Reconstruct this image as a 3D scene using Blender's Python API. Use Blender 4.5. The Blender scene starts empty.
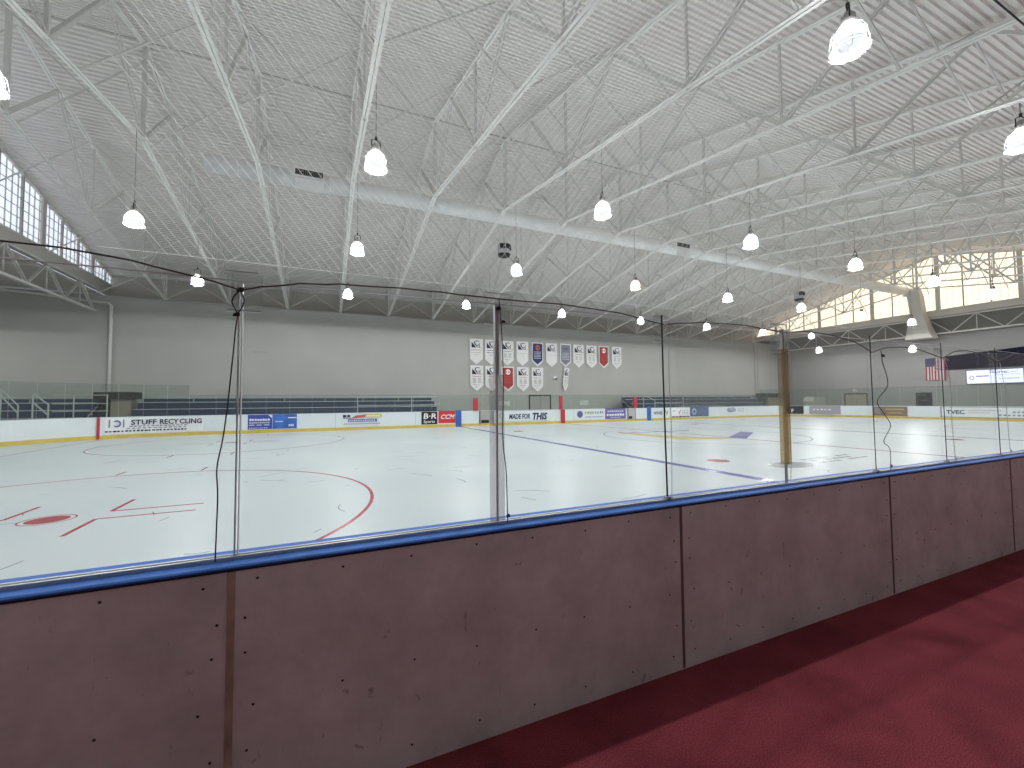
import bpy, math, random
from mathutils import Vector, Matrix
random.seed(7)
sc = bpy.context.scene
COL = sc.collection
# ------------------------------------------------------------------ camera
CAM = Vector((9.8195, -2.2977, 1.7043))
yaw, pitch, roll = math.radians(23.9634), math.radians(2.3761), math.radians(-0.4229)
fwd = Vector((math.sin(yaw)*math.cos(pitch), math.cos(yaw)*math.cos(pitch), math.sin(pitch)))
rgt = Vector((math.cos(yaw), -math.sin(yaw), 0)); up = rgt.cross(fwd)
r2 = rgt*math.cos(roll)+up*math.sin(roll); u2 = -rgt*math.sin(roll)+up*math.cos(roll)
cd = bpy.data.cameras.new('camera'); cam = bpy.data.objects.new('camera', cd); COL.objects.link(cam)
cd.sensor_width = 36; cd.lens = 36*421.13/1024; cd.clip_start = .02; cd.clip_end = 300
cam.matrix_world = Matrix(((r2.x,u2.x,-fwd.x,CAM.x),(r2.y,u2.y,-fwd.y,CAM.y),(r2.z,u2.z,-fwd.z,CAM.z),(0,0,0,1)))
sc.camera = cam
# ------------------------------------------------------------------ world, exposure
w = bpy.data.worlds.new('world'); sc.world = w; w.use_nodes = True
w.node_tree.nodes['Background'].inputs[0].default_value = (.75,.82,.95,1)
w.node_tree.nodes['Background'].inputs[1].default_value = .6
sc.view_settings.view_transform = 'Standard'; sc.view_settings.look = 'None'
sc.view_settings.gamma = 1; sc.view_settings.use_curve_mapping = False
sc.view_settings.exposure = 0.0
sc.cycles.max_bounces = 9; sc.cycles.diffuse_bounces = 6; sc.cycles.transparent_max_bounces = 32
sc.cycles.use_denoising = True
sc.cycles.sample_clamp_indirect = 4
LAMP = 19.0; SPOT = 525.0

# ------------------------------------------------------------------ materials
def nt(name):
    m = bpy.data.materials.new(name); m.use_nodes = True
    return m, m.node_tree, m.node_tree.nodes['Principled BSDF']
def lin(c):
    return tuple(((x/255)/12.92 if x/255 <= .04045 else ((x/255+.055)/1.055)**2.4) for x in c)
def mat(name, col, rough=.6, metal=0, spec=.5, noise=0, scale=6.0, bump=0, bscale=60.0):
    m, t, b = nt(name)
    b.inputs['Base Color'].default_value = (*col, 1)
    b.inputs['Roughness'].default_value = rough; b.inputs['Metallic'].default_value = metal
    b.inputs['Specular IOR Level'].default_value = spec
    if noise or bump:
        tc = t.nodes.new('ShaderNodeTexCoord')
    if noise:
        n = t.nodes.new('ShaderNodeTexNoise'); n.inputs['Scale'].default_value = scale; n.inputs['Detail'].default_value = 6
        r = t.nodes.new('ShaderNodeValToRGB')
        r.color_ramp.elements[0].position = .3; r.color_ramp.elements[1].position = .7
        r.color_ramp.elements[0].color = (*[c*(1-noise) for c in col], 1)
        r.color_ramp.elements[1].color = (*[min(1, c*(1+noise*.6)) for c in col], 1)
        t.links.new(tc.outputs['Object'], n.inputs['Vector']); t.links.new(n.outputs['Fac'], r.inputs[0]); t.links.new(r.outputs[0], b.inputs['Base Color'])
    if bump:
        n2 = t.nodes.new('ShaderNodeTexNoise'); n2.inputs['Scale'].default_value = bscale
        bp = t.nodes.new('ShaderNodeBump'); bp.inputs['Strength'].default_value = bump; bp.inputs['Distance'].default_value = .01
        t.links.new(tc.outputs['Object'], n2.inputs['Vector']); t.links.new(n2.outputs['Fac'], bp.inputs['Height']); t.links.new(bp.outputs[0], b.inputs['Normal'])
    return m
def emit(name, col, s):
    m, t, b = nt(name)
    b.inputs['Base Color'].default_value = (*col, 1)
    b.inputs['Emission Color'].default_value = (*col, 1); b.inputs['Emission Strength'].default_value = s
    b.inputs['Roughness'].default_value = .4
    return m
def clear(name, tint, refl=.5, haze=0.0):
    m = bpy.data.materials.new(name); m.use_nodes = True; t = m.node_tree
    for n in list(t.nodes): t.nodes.remove(n)
    out = t.nodes.new('ShaderNodeOutputMaterial'); mx = t.nodes.new('ShaderNodeMixShader')
    tr = t.nodes.new('ShaderNodeBsdfTransparent'); tr.inputs[0].default_value = (*tint, 1)
    gl = t.nodes.new('ShaderNodeBsdfGlossy'); gl.inputs['Roughness'].default_value = .03; gl.inputs['Color'].default_value = (1, 1, 1, 1)
    fr = t.nodes.new('ShaderNodeFresnel'); fr.inputs[0].default_value = 1.4
    mu = t.nodes.new('ShaderNodeMath'); mu.operation = 'MULTIPLY'; mu.inputs[1].default_value = refl
    t.links.new(fr.outputs[0], mu.inputs[0]); t.links.new(mu.outputs[0], mx.inputs[0])
    t.links.new(tr.outputs[0], mx.inputs[1]); t.links.new(gl.outputs[0], mx.inputs[2])
    last = mx.outputs[0]
    if haze:
        m2 = t.nodes.new('ShaderNodeMixShader'); df = t.nodes.new('ShaderNodeBsdfDiffuse'); df.inputs[0].default_value = (.8, .85, .83, 1)
        m2.inputs[0].default_value = haze
        t.links.new(last, m2.inputs[1]); t.links.new(df.outputs[0], m2.inputs[2]); last = m2.outputs[0]
    t.links.new(last, out.inputs[0])
    return m
M = {}
M['deck'] = mat('painted deck', (.85,.82,.79), .8,spec=.2, noise=.05, scale=2)
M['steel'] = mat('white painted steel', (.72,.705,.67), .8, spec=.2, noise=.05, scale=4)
M['steel_lit'] = mat('lit white chord steel', (.90,.885,.85), .8, spec=.2, noise=.05, scale=4)  # lighter copy of the steel, light from the ice painted into the chords
M['dsteel'] = mat('grey painted steel', (.42,.40,.38), .5)
M['duct'] = mat('white duct metal', (.95,.95,.94), .5, noise=.04, scale=3)
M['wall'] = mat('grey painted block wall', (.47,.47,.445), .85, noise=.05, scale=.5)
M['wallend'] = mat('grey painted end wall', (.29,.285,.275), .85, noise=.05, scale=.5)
M['wall2'] = mat('light painted wall', (.55,.52,.48), .8, noise=.05, scale=.6)
M['wallfront'] = mat('dark painted wall', (.12,.11,.11), .8)
M['fascia'] = mat('beige fascia', (.62,.60,.56), .7)
M['black'] = mat('black plastic', (.012,.012,.014), .5)
M['dark'] = mat('dark recess', (.035,.035,.03), .8)
M['rope'] = mat('black rope', (.02,.018,.018), .8)
M['cable'] = mat('rusty steel cable', (.12,.09,.075), .6, metal=.3)
M['wood'] = None
M['alu'] = mat('aluminium', (.60,.61,.62), .4, metal=.35)
M['alug'] = mat('grey aluminium post', (.52,.50,.51), .45, metal=.2)
M['navy'] = mat('navy panel', (.025,.04,.095), .5)
M['blue'] = mat('blue plastic', (.055,.18,.58), .6, spec=.2, noise=.10, scale=5)
M['blue2'] = mat('blue paint', (.03,.13,.42), .5)
M['white'] = mat('white board plastic', (.74,.80,.82), .35, noise=.04, scale=1.2)
M['yellow'] = mat('yellow kick plate', (.66,.50,.10), .45, noise=.12, scale=3)
M['red'] = mat('red paint', (.50,.035,.05), .5)
def glowthrough(name, col, mix):
    m, t, b = nt(name); b.inputs['Base Color'].default_value = (*col,1); b.inputs['Roughness'].default_value = .6
    tr = t.nodes.new('ShaderNodeBsdfTranslucent'); tr.inputs[0].default_value = (*col,1); mx = t.nodes.new('ShaderNodeMixShader'); mx.inputs[0].default_value = mix
    t.links.new(b.outputs[0],mx.inputs[1]); t.links.new(tr.outputs[0],mx.inputs[2]); t.links.new(mx.outputs[0],t.nodes['Material Output'].inputs[0]); return m
M['net'] = glowthrough('white nylon net cord', (.98,.98,.97), .8)
M['channel'] = clear('cloudy plastic channel', (.90,.88,.89), .2, .13)
M['beige'] = mat('beige door', (.33,.29,.22), .6)
M['tan'] = mat('brown sign', (.22,.16,.12), .6)
M['cloth'] = mat('white banner cloth', (.86,.86,.85), .8)
M['clothred'] = mat('red banner cloth', (.42,.05,.06), .8)
M['clothnavy'] = mat('navy banner cloth', (.04,.05,.16), .8)
M['clothgrey'] = mat('grey violet banner cloth', (.25,.25,.33), .8)
M['ink'] = mat('dark navy ink', (.015,.02,.06), .7)
M['inkgrey'] = mat('grey ink', (.25,.24,.25), .7)
M['inkred'] = mat('red ink', (.50,.12,.10), .7)
M['inkwhite'] = mat('white ink', (.85,.86,.88), .6)
M['inkyellow'] = mat('yellow ink', (.65,.52,.15), .6)
M['inkgreen'] = mat('olive green ink', (.30,.38,.12), .6)
M['inkpurple'] = mat('purple ink', (.13,.11,.30), .6)
M['concrete'] = mat('concrete', (.28,.27,.26), .7, noise=.15, scale=2)
M['lit'] = emit('lit screen', lin((205,212,235)), .95)
M['glassN'] = clear('clear acrylic glass', (.98,.985,.983), .18, .006)
M['glassF'] = clear('green tinted glass', (.86,.905,.88), .3, .02)
M['wood'] = clear('cloudy tan strip', (.80,.71,.55), .2, .16)
M['plate'] = clear('thick clear acrylic plate', (.975,.98,.985), .3, .04)
M['winL'] = emit('cool daylight glazing', (.80,.86,.95), .85)
M['winR'] = emit('warm daylight glazing', (1.0,.87,.66), 1.15)
M['dome'] = emit('glowing prismatic lamp glass', (.96,.98,1.0), LAMP)
def lens_mat():
    m, t, b = nt('prismatic lens'); tc = t.nodes.new('ShaderNodeTexCoord'); v = t.nodes.new('ShaderNodeTexVoronoi'); v.inputs['Scale'].default_value = 26
    r = t.nodes.new('ShaderNodeValToRGB'); r.color_ramp.elements[0].color = (.30,.34,.36,1); r.color_ramp.elements[1].color = (1.0,1.0,1.0,1); r.color_ramp.elements[1].position = .62
    t.links.new(tc.outputs['Object'],v.inputs['Vector']); t.links.new(v.outputs['Distance'],r.inputs[0]); t.links.new(r.outputs[0],b.inputs['Emission Color']); b.inputs['Emission Strength'].default_value = .5
    b.inputs['Base Color'].default_value = (.6,.62,.64,1); return m
M['lens'] = lens_mat(); M['skirt'] = emit('ribbed glass skirt', (.86,.90,.93), .55)
M['domewarm'] = emit('warm glowing lamp glass', (1.0,.80,.52), 9.0)
M['strip'] = emit('strip light diffuser', (1,.96,.92), .8)
M['domerim'] = emit('lamp glass rim', (.9,.95,1.0), 1.2)

def carpet_mat():
    m, t, b = nt('dark red carpet')
    tc = t.nodes.new('ShaderNodeTexCoord')
    n = t.nodes.new('ShaderNodeTexNoise'); n.inputs['Scale'].default_value = 170; n.inputs['Detail'].default_value = 3
    n3 = t.nodes.new('ShaderNodeTexNoise'); n3.inputs['Scale'].default_value = 2.2; n3.inputs['Detail'].default_value = 5
    r = t.nodes.new('ShaderNodeValToRGB'); r.color_ramp.elements[0].color = (.17,.028,.042,1); r.color_ramp.elements[1].color = (.45,.09,.115,1)
    r.color_ramp.elements[0].position = .33; r.color_ramp.elements[1].position = .72
    mx = t.nodes.new('ShaderNodeMix'); mx.data_type = 'RGBA'; mx.blend_type = 'MULTIPLY'; mx.inputs['Factor'].default_value = .55
    r3 = t.nodes.new('ShaderNodeValToRGB'); r3.color_ramp.elements[0].color = (.5,.5,.5,1); r3.color_ramp.elements[0].position = .35; r3.color_ramp.elements[1].position = .6
    bp = t.nodes.new('ShaderNodeBump'); bp.inputs['Strength'].default_value = .5; bp.inputs['Distance'].default_value = .006
    t.links.new(tc.outputs['Object'], n.inputs['Vector']); t.links.new(tc.outputs['Object'], n3.inputs['Vector'])
    t.links.new(n.outputs['Fac'], r.inputs[0]); t.links.new(n3.outputs['Fac'], r3.inputs[0])
    t.links.new(r.outputs[0], mx.inputs['A']); t.links.new(r3.outputs[0], mx.inputs['B'])
    t.links.new(mx.outputs['Result'], b.inputs['Base Color']); t.links.new(n.outputs['Fac'], bp.inputs['Height']); t.links.new(bp.outputs[0], b.inputs['Normal'])
    b.inputs['Roughness'].default_value = .95; b.inputs['Specular IOR Level'].default_value = .1
    return m
M['carpet'] = carpet_mat()
M['tape'] = mat('worn tan tape',(.50,.40,.31),.8,noise=.3,scale=9)
def panel_mat():
    m, t, b = nt('scuffed board back')
    L = t.links.new
    tc = t.nodes.new('ShaderNodeTexCoord')
    n = t.nodes.new('ShaderNodeTexNoise'); n.inputs['Scale'].default_value = 2.2; n.inputs['Detail'].default_value = 8; n.inputs['Roughness'].default_value = .65
    r = t.nodes.new('ShaderNodeValToRGB'); e = r.color_ramp.elements
    e[0].position = .32; e[0].color = (.72,.69,.68,1); e[1].position = .66; e[1].color = (.97,.94,.93,1)
    L(tc.outputs['Object'], n.inputs['Vector']); L(n.outputs['Fac'], r.inputs[0])
    last = r.outputs[0]
    for sc_, lo, rot, dark in (((3.5,3.5,1.3), .735, .5, .5), ((9,9,3), .76, -.6, .45), ((22,22,26), .77, .2, .35)):
        mp = t.nodes.new('ShaderNodeMapping'); mp.inputs['Scale'].default_value = sc_; mp.inputs['Rotation'].default_value = (0, rot, 0)
        s = t.nodes.new('ShaderNodeTexNoise'); s.inputs['Scale'].default_value = 3; s.inputs['Detail'].default_value = 7; s.inputs['Distortion'].default_value = 2.2
        rr = t.nodes.new('ShaderNodeValToRGB'); rr.color_ramp.elements[0].position = lo-.06; rr.color_ramp.elements[1].position = lo+.02
        rr.color_ramp.elements[0].color = (1,1,1,1); rr.color_ramp.elements[1].color = (dark,dark*.95,dark*.95,1)
        mx = t.nodes.new('ShaderNodeMix'); mx.data_type = 'RGBA'; mx.blend_type = 'MULTIPLY'; mx.inputs['Factor'].default_value = 1
        L(tc.outputs['Object'], mp.inputs['Vector']); L(mp.outputs[0], s.inputs['Vector']); L(s.outputs['Fac'], rr.inputs[0])
        L(last, mx.inputs['A']); L(rr.outputs[0], mx.inputs['B']); last = mx.outputs['Result']
    L(last, b.inputs['Base Color']); b.inputs['Roughness'].default_value = .55
    return m
M['panel'] = panel_mat()
def ice_mat():
    m, t, b = nt('rink ice')
    L = t.links.new
    tc = t.nodes.new('ShaderNodeTexCoord')
    n = t.nodes.new('ShaderNodeTexNoise'); n.inputs['Scale'].default_value = .35; n.inputs['Detail'].default_value = 5
    r = t.nodes.new('ShaderNodeValToRGB'); e = r.color_ramp.elements
    e[0].position = .3; e[0].color = (.60,.67,.69,1); e[1].position = .7; e[1].color = (.68,.745,.755,1)
    L(tc.outputs['Object'], n.inputs['Vector']); L(n.outputs['Fac'], r.inputs[0]); L(r.outputs[0], b.inputs['Base Color'])
    n2 = t.nodes.new('ShaderNodeTexNoise'); n2.inputs['Scale'].default_value = 5; n2.inputs['Detail'].default_value = 6
    bp = t.nodes.new('ShaderNodeBump'); bp.inputs['Strength'].default_value = .06; bp.inputs['Distance'].default_value = .02
    L(tc.outputs['Object'], n2.inputs['Vector']); L(n2.outputs['Fac'], bp.inputs['Height']); L(bp.outputs[0], b.inputs['Normal'])
    b.inputs['Roughness'].default_value = .36; b.inputs['IOR'].default_value = 1.31; b.inputs['Specular IOR Level'].default_value = .36
    return m
M['ice'] = ice_mat()
def paint(name, col):
    return mat(name, col, .2, spec=.5)
M['pblue'] = paint('blue line paint under ice', (.16,.17,.52)); M['pred'] = paint('red paint under ice', (.50,.07,.09))
M['pthinred'] = paint('faded red paint', (.48,.20,.22)); M['pthinblue'] = paint('faded blue paint', (.24,.28,.42))
M['pyellow'] = paint('yellow logo paint', (.80,.66,.24)); M['ppurple'] = paint('violet logo paint', (.22,.21,.55))
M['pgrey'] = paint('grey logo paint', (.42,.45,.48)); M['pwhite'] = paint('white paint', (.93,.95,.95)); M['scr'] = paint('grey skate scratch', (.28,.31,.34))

# ------------------------------------------------------------------ mesh builder
class MB:
    def __init__(s): s.v = []; s.f = []; s.smooth = False
    def quad(s, a, b, c, d):
        n = len(s.v); s.v += [tuple(a), tuple(b), tuple(c), tuple(d)]; s.f.append((n, n+1, n+2, n+3)); return s
    def box(s, lo, hi):
        x0,y0,z0 = lo; x1,y1,z1 = hi; n = len(s.v)
        s.v += [(x0,y0,z0),(x1,y0,z0),(x1,y1,z0),(x0,y1,z0),(x0,y0,z1),(x1,y0,z1),(x1,y1,z1),(x0,y1,z1)]
        s.f += [tuple(n+i for i in q) for q in ((0,3,2,1),(4,5,6,7),(0,1,5,4),(1,2,6,5),(2,3,7,6),(3,0,4,7))]; return s
    def bar(s, p0, p1, wd, ht, off=(0,0), upv=None):
        p0 = Vector(p0); p1 = Vector(p1); d = (p1-p0).normalized()
        u = Vector(upv) if upv else (Vector((0,0,1)) if abs(d.z) < .97 else Vector((0,1,0)))
        sd = d.cross(u).normalized(); uu = sd.cross(d).normalized(); n = len(s.v)
        for p in (p0, p1):
            for a, b in ((-1,-1),(1,-1),(1,1),(-1,1)):
                s.v.append(tuple(p + sd*(off[0]+a*wd/2) + uu*(off[1]+b*ht/2)))
        s.f += [tuple(n+i for i in q) for q in ((0,3,2,1),(4,5,6,7),(0,1,5,4),(1,2,6,5),(2,3,7,6),(3,0,4,7))]; return s
    def tube(s, pts, r, k=8, cap=True):
        pts = [Vector(p) for p in pts]; n = len(s.v); m = len(pts); rr = r if isinstance(r, (list, tuple)) else [r]*m
        prev = None
        for i, p in enumerate(pts):
            d = (pts[min(i+1, m-1)]-pts[max(i-1, 0)]).normalized()
            if prev is None:
                a = Vector((0,0,1)) if abs(d.z) < .9 else Vector((1,0,0)); sd = d.cross(a).normalized()
            else: sd = (prev - d*prev.dot(d)).normalized()
            prev = sd; uu = sd.cross(d)
            for j in range(k):
                t = 2*math.pi*j/k; s.v.append(tuple(p + (sd*math.cos(t)+uu*math.sin(t))*rr[i]))
        for i in range(m-1):
            for j in range(k):
                a = n+i*k+j; b = n+i*k+(j+1) % k; s.f.append((a, b, b+k, a+k))
        if cap: s.f += [tuple(n+j for j in range(k-1, -1, -1)), tuple(n+(m-1)*k+j for j in range(k))]
        return s
    def lathe(s, prof, c=(0,0,0), k=20):
        n = len(s.v); m = len(prof)
        for r, z in prof:
            for j in range(k):
                t = 2*math.pi*j/k; s.v.append((c[0]+r*math.cos(t), c[1]+r*math.sin(t), c[2]+z))
        for i in range(m-1):
            for j in range(k):
                a = n+i*k+j; b = n+i*k+(j+1) % k; s.f.append((a, b, b+k, a+k))
        return s
    def prism(s, poly, ax, lo, hi):   # poly in the two other axes
        n = len(s.v); m = len(poly)
        for c in (lo, hi):
            for a, b in poly:
                s.v.append({'x': (c,a,b), 'y': (a,c,b), 'z': (a,b,c)}[ax])
        s.f += [tuple(range(n, n+m)), tuple(range(n+2*m-1, n+m-1, -1))]
        for i in range(m):
            j = (i+1) % m; s.f.append((n+i, n+m+i, n+m+j, n+j))
        return s
    def build(s, name, m, parent=None, loc=None, smooth=False):
        me = bpy.data.meshes.new(name); me.from_pydata(s.v, [], s.f); me.materials.append(M[m] if isinstance(m, str) else m)
        import bmesh
        bm = bmesh.new(); bm.from_mesh(me); bmesh.ops.recalc_face_normals(bm, faces=bm.faces); bm.to_mesh(me); bm.free()
        if smooth:
            for p in me.polygons: p.use_smooth = True
        o = bpy.data.objects.new(name, me); COL.objects.link(o)
        if parent is not None: o.parent = parent
        if loc: o.location = loc
        return o
def tag(o, label=None, cat=None, group=None, kind=None):
    if label: o['label'] = label
    if cat: o['category'] = cat
    if group: o['group'] = group
    if kind: o['kind'] = kind
    return o
def thing(name, loc, label, cat, group=None, rz=0):
    o = bpy.data.objects.new(name, None); COL.objects.link(o); o.location = loc; o.rotation_euler.z = rz
    o.empty_display_size = .2
    return tag(o, label, cat, group)
def copy_tree(o, parent=None):
    c = o.copy(); COL.objects.link(c)
    if parent is not None: c.parent = parent
    for ch in list(o.children): copy_tree(ch, c)
    return c
def struct(o): o['kind'] = 'structure'; return o
ORD = ['first','second','third','fourth','fifth','sixth','seventh','eighth','ninth','tenth','eleventh','twelfth','thirteenth','fourteenth',
       'fifteenth','sixteenth','seventeenth','eighteenth','nineteenth','twentieth','twenty-first','twenty-second','twenty-third','twenty-fourth',
       'twenty-fifth','twenty-sixth','twenty-seventh','twenty-eighth','twenty-ninth','thirtieth'] 
for t_ in ('thirty','forty','fifty','sixty','seventy'):
    if t_ != 'thirty': ORD.append(t_[:-1]+'ieth')
    ORD += [t_+'-'+x for x in ORD[:9]]

# ------------------------------------------------------------------ dimensions
CZ = -.088            # carpet level
RX0, RX1, RY1, RAD = -2.9, 55.0, 25.68, 6.0
W = 33.2; XL = -3.76; XR = 62.1; YR = 17.17
S = 3.6588; X0 = 3.554
def ztop(y): return 15.10-.2555*abs(y-YR)
def zbot(y): return 11.52-(.172 if y > YR else .160)*abs(y-YR)
YE1, YE0 = 35.3, -3.6

# ------------------------------------------------------------------ setting
# concrete under everything, carpet, ice
struct(MB().box((-16,-.12,-.35),(66,36,CZ-.0)).build('floor', 'concrete'))
struct(MB().box((-16,-4.2,-.35),(66,-.12,CZ)).build('floor_carpet', 'carpet'))
def rrect(x0,x1,y0,y1,r,n=10):
    P = []
    for cx, cy, a0 in ((x1-r,y0+r,-90),(x1-r,y1-r,0),(x0+r,y1-r,90),(x0+r,y0+r,180)):
        for i in range(n+1):
            a = math.radians(a0+90*i/n); P.append((cx+r*math.cos(a), cy+r*math.sin(a)))
    return P
ice = struct(MB().prism(rrect(RX0,RX1,.0,RY1,RAD), 'z', CZ+.001, 0).build('floor_ice', 'ice'))
tag(ice, 'white sheet of rink ice inside the boards')
EPS = .0015
def strip(name, m, pts, wd, closed=False, z=EPS):
    mb = MB(); n = len(pts)
    V = [Vector((p[0], p[1], 0)) for p in pts]
    for i in range(n if closed else n-1):
        a, b = V[i], V[(i+1) % n]; d = (b-a).normalized(); s = Vector((-d.y, d.x, 0))*wd/2
        mb.prism([((a-s).x,(a-s).y),((b-s).x,(b-s).y),((b+s).x,(b+s).y),((a+s).x,(a+s).y)], 'z', .0002, z)
    return mb.build(name, m, ice)
def arc(cx, cy, r, a0=0, a1=360, n=64):
    return [(cx+r*math.cos(math.radians(a0+(a1-a0)*i/n)), cy+r*math.sin(math.radians(a0+(a1-a0)*i/n))) for i in range(n+1)]
def ringx(name, m, cx, cy, r, wd, a0=0, a1=360, n=96, z=EPS):
    mb = MB()
    A = arc(cx,cy,r-wd/2,a0,a1,n); B = arc(cx,cy,r+wd/2,a0,a1,n)
    for i in range(n): mb.prism([A[i],B[i],B[i+1],A[i+1]], 'z', .0002, z)
    return mb.build(name, m, ice)
strip('blue_line', 'pblue', [(18.38,.02),(18.38,25.6)], .29)
strip('blue_line', 'pthinblue', [(35.2,.02),(35.2,25.6)], .24)
strip('red_line', 'pthinred', [(26.6,.02),(26.6,25.6)], .16)
strip('goal_line', 'pthinred', [(0,1.2),(0,24.6)], .06)
strip('goal_line', 'pthinred', [(51.9,1.2),(51.9,24.4)], .06)
strip('white_line', 'pwhite', [(38.46,.02),(38.46,25.6)], .13)  # white line across the ice beyond the right blue line
ringx('faceoff_circle', 'pred', 6.1, 6.25, 4.545, .06)
ringx('faceoff_circle', 'pthinred', 6.1, 19.66, 4.545, .06)
for yy in (6.25, 19.66): ringx('faceoff_circle', 'pthinred', 45.8, yy, 4.545, .055)
ringx('center_circle', 'pthinblue', 26.6, 12.95, 4.545, .06)
def spot(cx, cy, m='pred'):
    mb = MB(); A = arc(cx,cy,.24,0,360,28)[:-1]
    mb.prism(A, 'z', .0002, EPS)
    o = mb.build('faceoff_spot', m, ice)
    ringx('faceoff_ring', m, cx, cy, .305, .022, n=36)
for c in ((6.08,6.28,'pred'),(6.1,19.66,'pthinred'),(45.8,6.25,'pthinred'),(45.8,19.66,'pthinred')): spot(*c)
for c in ((19.95,6.25),(19.95,19.66),(33.6,6.25),(33.6,19.66)): 
    MB().prism(arc(c[0],c[1],.3,0,360,28)[:-1],'z',.0002,EPS).build('neutral_spot','pred',ice)
for cx, cy in ((6.1,6.28),(6.1,19.66)):
    m = 'pred' if cy < 10 else 'pthinred'
    for sx in (-1,1):
        for sy in (-1,1):
            x = cx+sx*.62; y = cy+sy*.25
            MB().box((min(x,x+sx*1.22),y-.026,.0002),(max(x,x+sx*1.22),y+.026,EPS)).build('alignment_mark',m,ice)
            MB().box((x-.03,min(y,y+sy*.9),.0002),(x+.03,max(y,y+sy*.9),EPS)).build('alignment_mark',m,ice)
    for sx in (-1,1):
        for sy in (-1,1):
            MB().box((cx+sx*.85-.025,min(cy+sy*4.57,cy+sy*5.18),.0002),(cx+sx*.85+.025,max(cy+sy*4.57,cy+sy*5.18),EPS)).build('hash_mark',m,ice)
# centre logo: open yellow swoosh with a violet block, and grey lettering near the neutral spot
Yo_ = [(24.15,16.2),(23.95,15.46),(23.88,14.4),(23.86,13.35),(23.88,12.4),(23.94,11.54),(25.16,11.04),(26.46,10.84)]
Yi_ = [(24.5,16.3),(24.6,15.4),(24.75,14.5),(24.95,13.6),(25.1,12.9),(25.3,12.3),(25.8,11.8),(26.5,11.3)]
mb = MB()
for i in range(7): mb.prism([Yo_[i],Yi_[i],Yi_[i+1],Yo_[i+1]],'z',.0002,.0022)
mb.build('center_logo','pyellow',ice)
MB().prism([(26.45,11.2),(26.6,10.4),(30.2,12.7),(30.25,13.5)],'z',.0002,.0026).build('center_logo','ppurple',ice)
MB().prism([(23.9,15.9),(24.3,15.6),(28.4,15.2),(28.6,15.5)],'z',.0002,.0024).build('center_logo','ppurple',ice)
mb = MB(); mb.prism([(20.95+.75*math.cos(a/12*math.pi), 4.85+.42*math.sin(a/12*math.pi)) for a in range(24)],'z',.0002,EPS); mb.build('ice_logo','pgrey',ice)
mb = MB()
for r in range(3):
    for k in range(7):
        x = 22.05+k*.36; y = 4.72+r*.26+k*.02
        if (r*7+k) % 5 != 3: mb.prism([(x,y),(x+.27,y),(x+.30,y+.13),(x+.03,y+.13)],'z',.0002,EPS)
mb.build('ice_lettering','pgrey',ice)
# skate scratches
mb = MB()
for i in range(120):
    x = random.uniform(3,24); y = random.uniform(1.2,20) ; a = random.uniform(0,6.28); l = random.uniform(.12,.7); c = random.uniform(-1.2,1.2)
    P = []
    for k in range(5):
        P.append((x,y)); x += math.cos(a)*l/4; y += math.sin(a)*l/4; a += c/5
    for k in range(4):
        (xa,ya),(xb,yb) = P[k],P[k+1]; d = Vector((xb-xa,yb-ya,0)).normalized(); s_ = Vector((-d.y,d.x,0))*.008
        mb.prism([(xa-s_.x,ya-s_.y),(xb-s_.x,yb-s_.y),(xb+s_.x,yb+s_.y),(xa+s_.x,ya+s_.y)],'z',.0002,.0012)
mb.build('skate_scratches','scr',ice)

# walls
ZW = 8.80
struct(MB().box((-15,W,CZ),(XR+.9,W+.3,ZW)).build('wall_back','wall'))
struct(MB().box((XL-.1,W-.03,ZW-.10),(XR+.9,W+.05,ZW)).build('trim_1','dsteel'))
struct(MB().box((XL-.3,YE1,ZW-.3),(XR+.9,YE1+.2,10.9)).build('wall_back_upper','wall2'))
struct(MB().box((XL-.3,W+.3,ZW-.4),(XR+.9,YE1,ZW-.25)).build('ceiling_ledge','wall'))
struct(MB().box((-15.2,-4,CZ),(-15,36,9.3)).build('wall_left','wall'))
struct(MB().box((-15,-4,8.95),(XL-.15,36,9.1)).build('ceiling_left_annex','wall2'))
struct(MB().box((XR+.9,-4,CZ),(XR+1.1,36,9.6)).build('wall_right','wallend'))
struct(MB().box((-15,-4.2,CZ),(XR+1,-4.0,10.2)).build('wall_front','wallfront'))
# end fascias above the girders
struct(MB().box((XL-.15,-4,9.15),(XL+.0,YE1,9.95)).build('trim_2','fascia'))
struct(MB().box((XR,-4,9.35),(XR+.9,YE1,9.95)).build('trim_3','fascia'))

# roof deck, trapezoidal ribs running along the building
prof = []
y = YE0
pitchd = .2
while y < YE1:
    zb = ztop(y)+.205
    for dy, dz in ((0,.085),(.07,.085),(.088,0),(.178,0),(.196,.085)):
        yy = y+dy; prof.append((yy, ztop(yy)+.20+dz))
    y += pitchd
mb = MB(); n = len(prof); xa, xb = XL-.15, XR+.9
for yy, zz in prof: mb.v += [(xa,yy,zz),(xb,yy,zz)]
for i in range(n-1): mb.f.append((2*i,2*i+1,2*i+3,2*i+2))
for yy, zz in ((prof[0][0],ztop(prof[0][0])+.5),(YR,15.9),(prof[-1][0],ztop(prof[-1][0])+.5)):
    mb.v += [(xa,yy,zz),(xb,yy,zz)]
mb.f += [(2*n,2*n+1,2*n+3,2*n+2),(2*n+2,2*n+3,2*n+5,2*n+4)]
deck = struct(mb.build('ceiling','deck'))
# thin grey strip along the ridge crease
MB().box((XL,YR-.035,ztop(YR)+.185),(XR,YR+.035,ztop(YR)+.2)).build('ridge_line','dsteel',deck)

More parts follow.
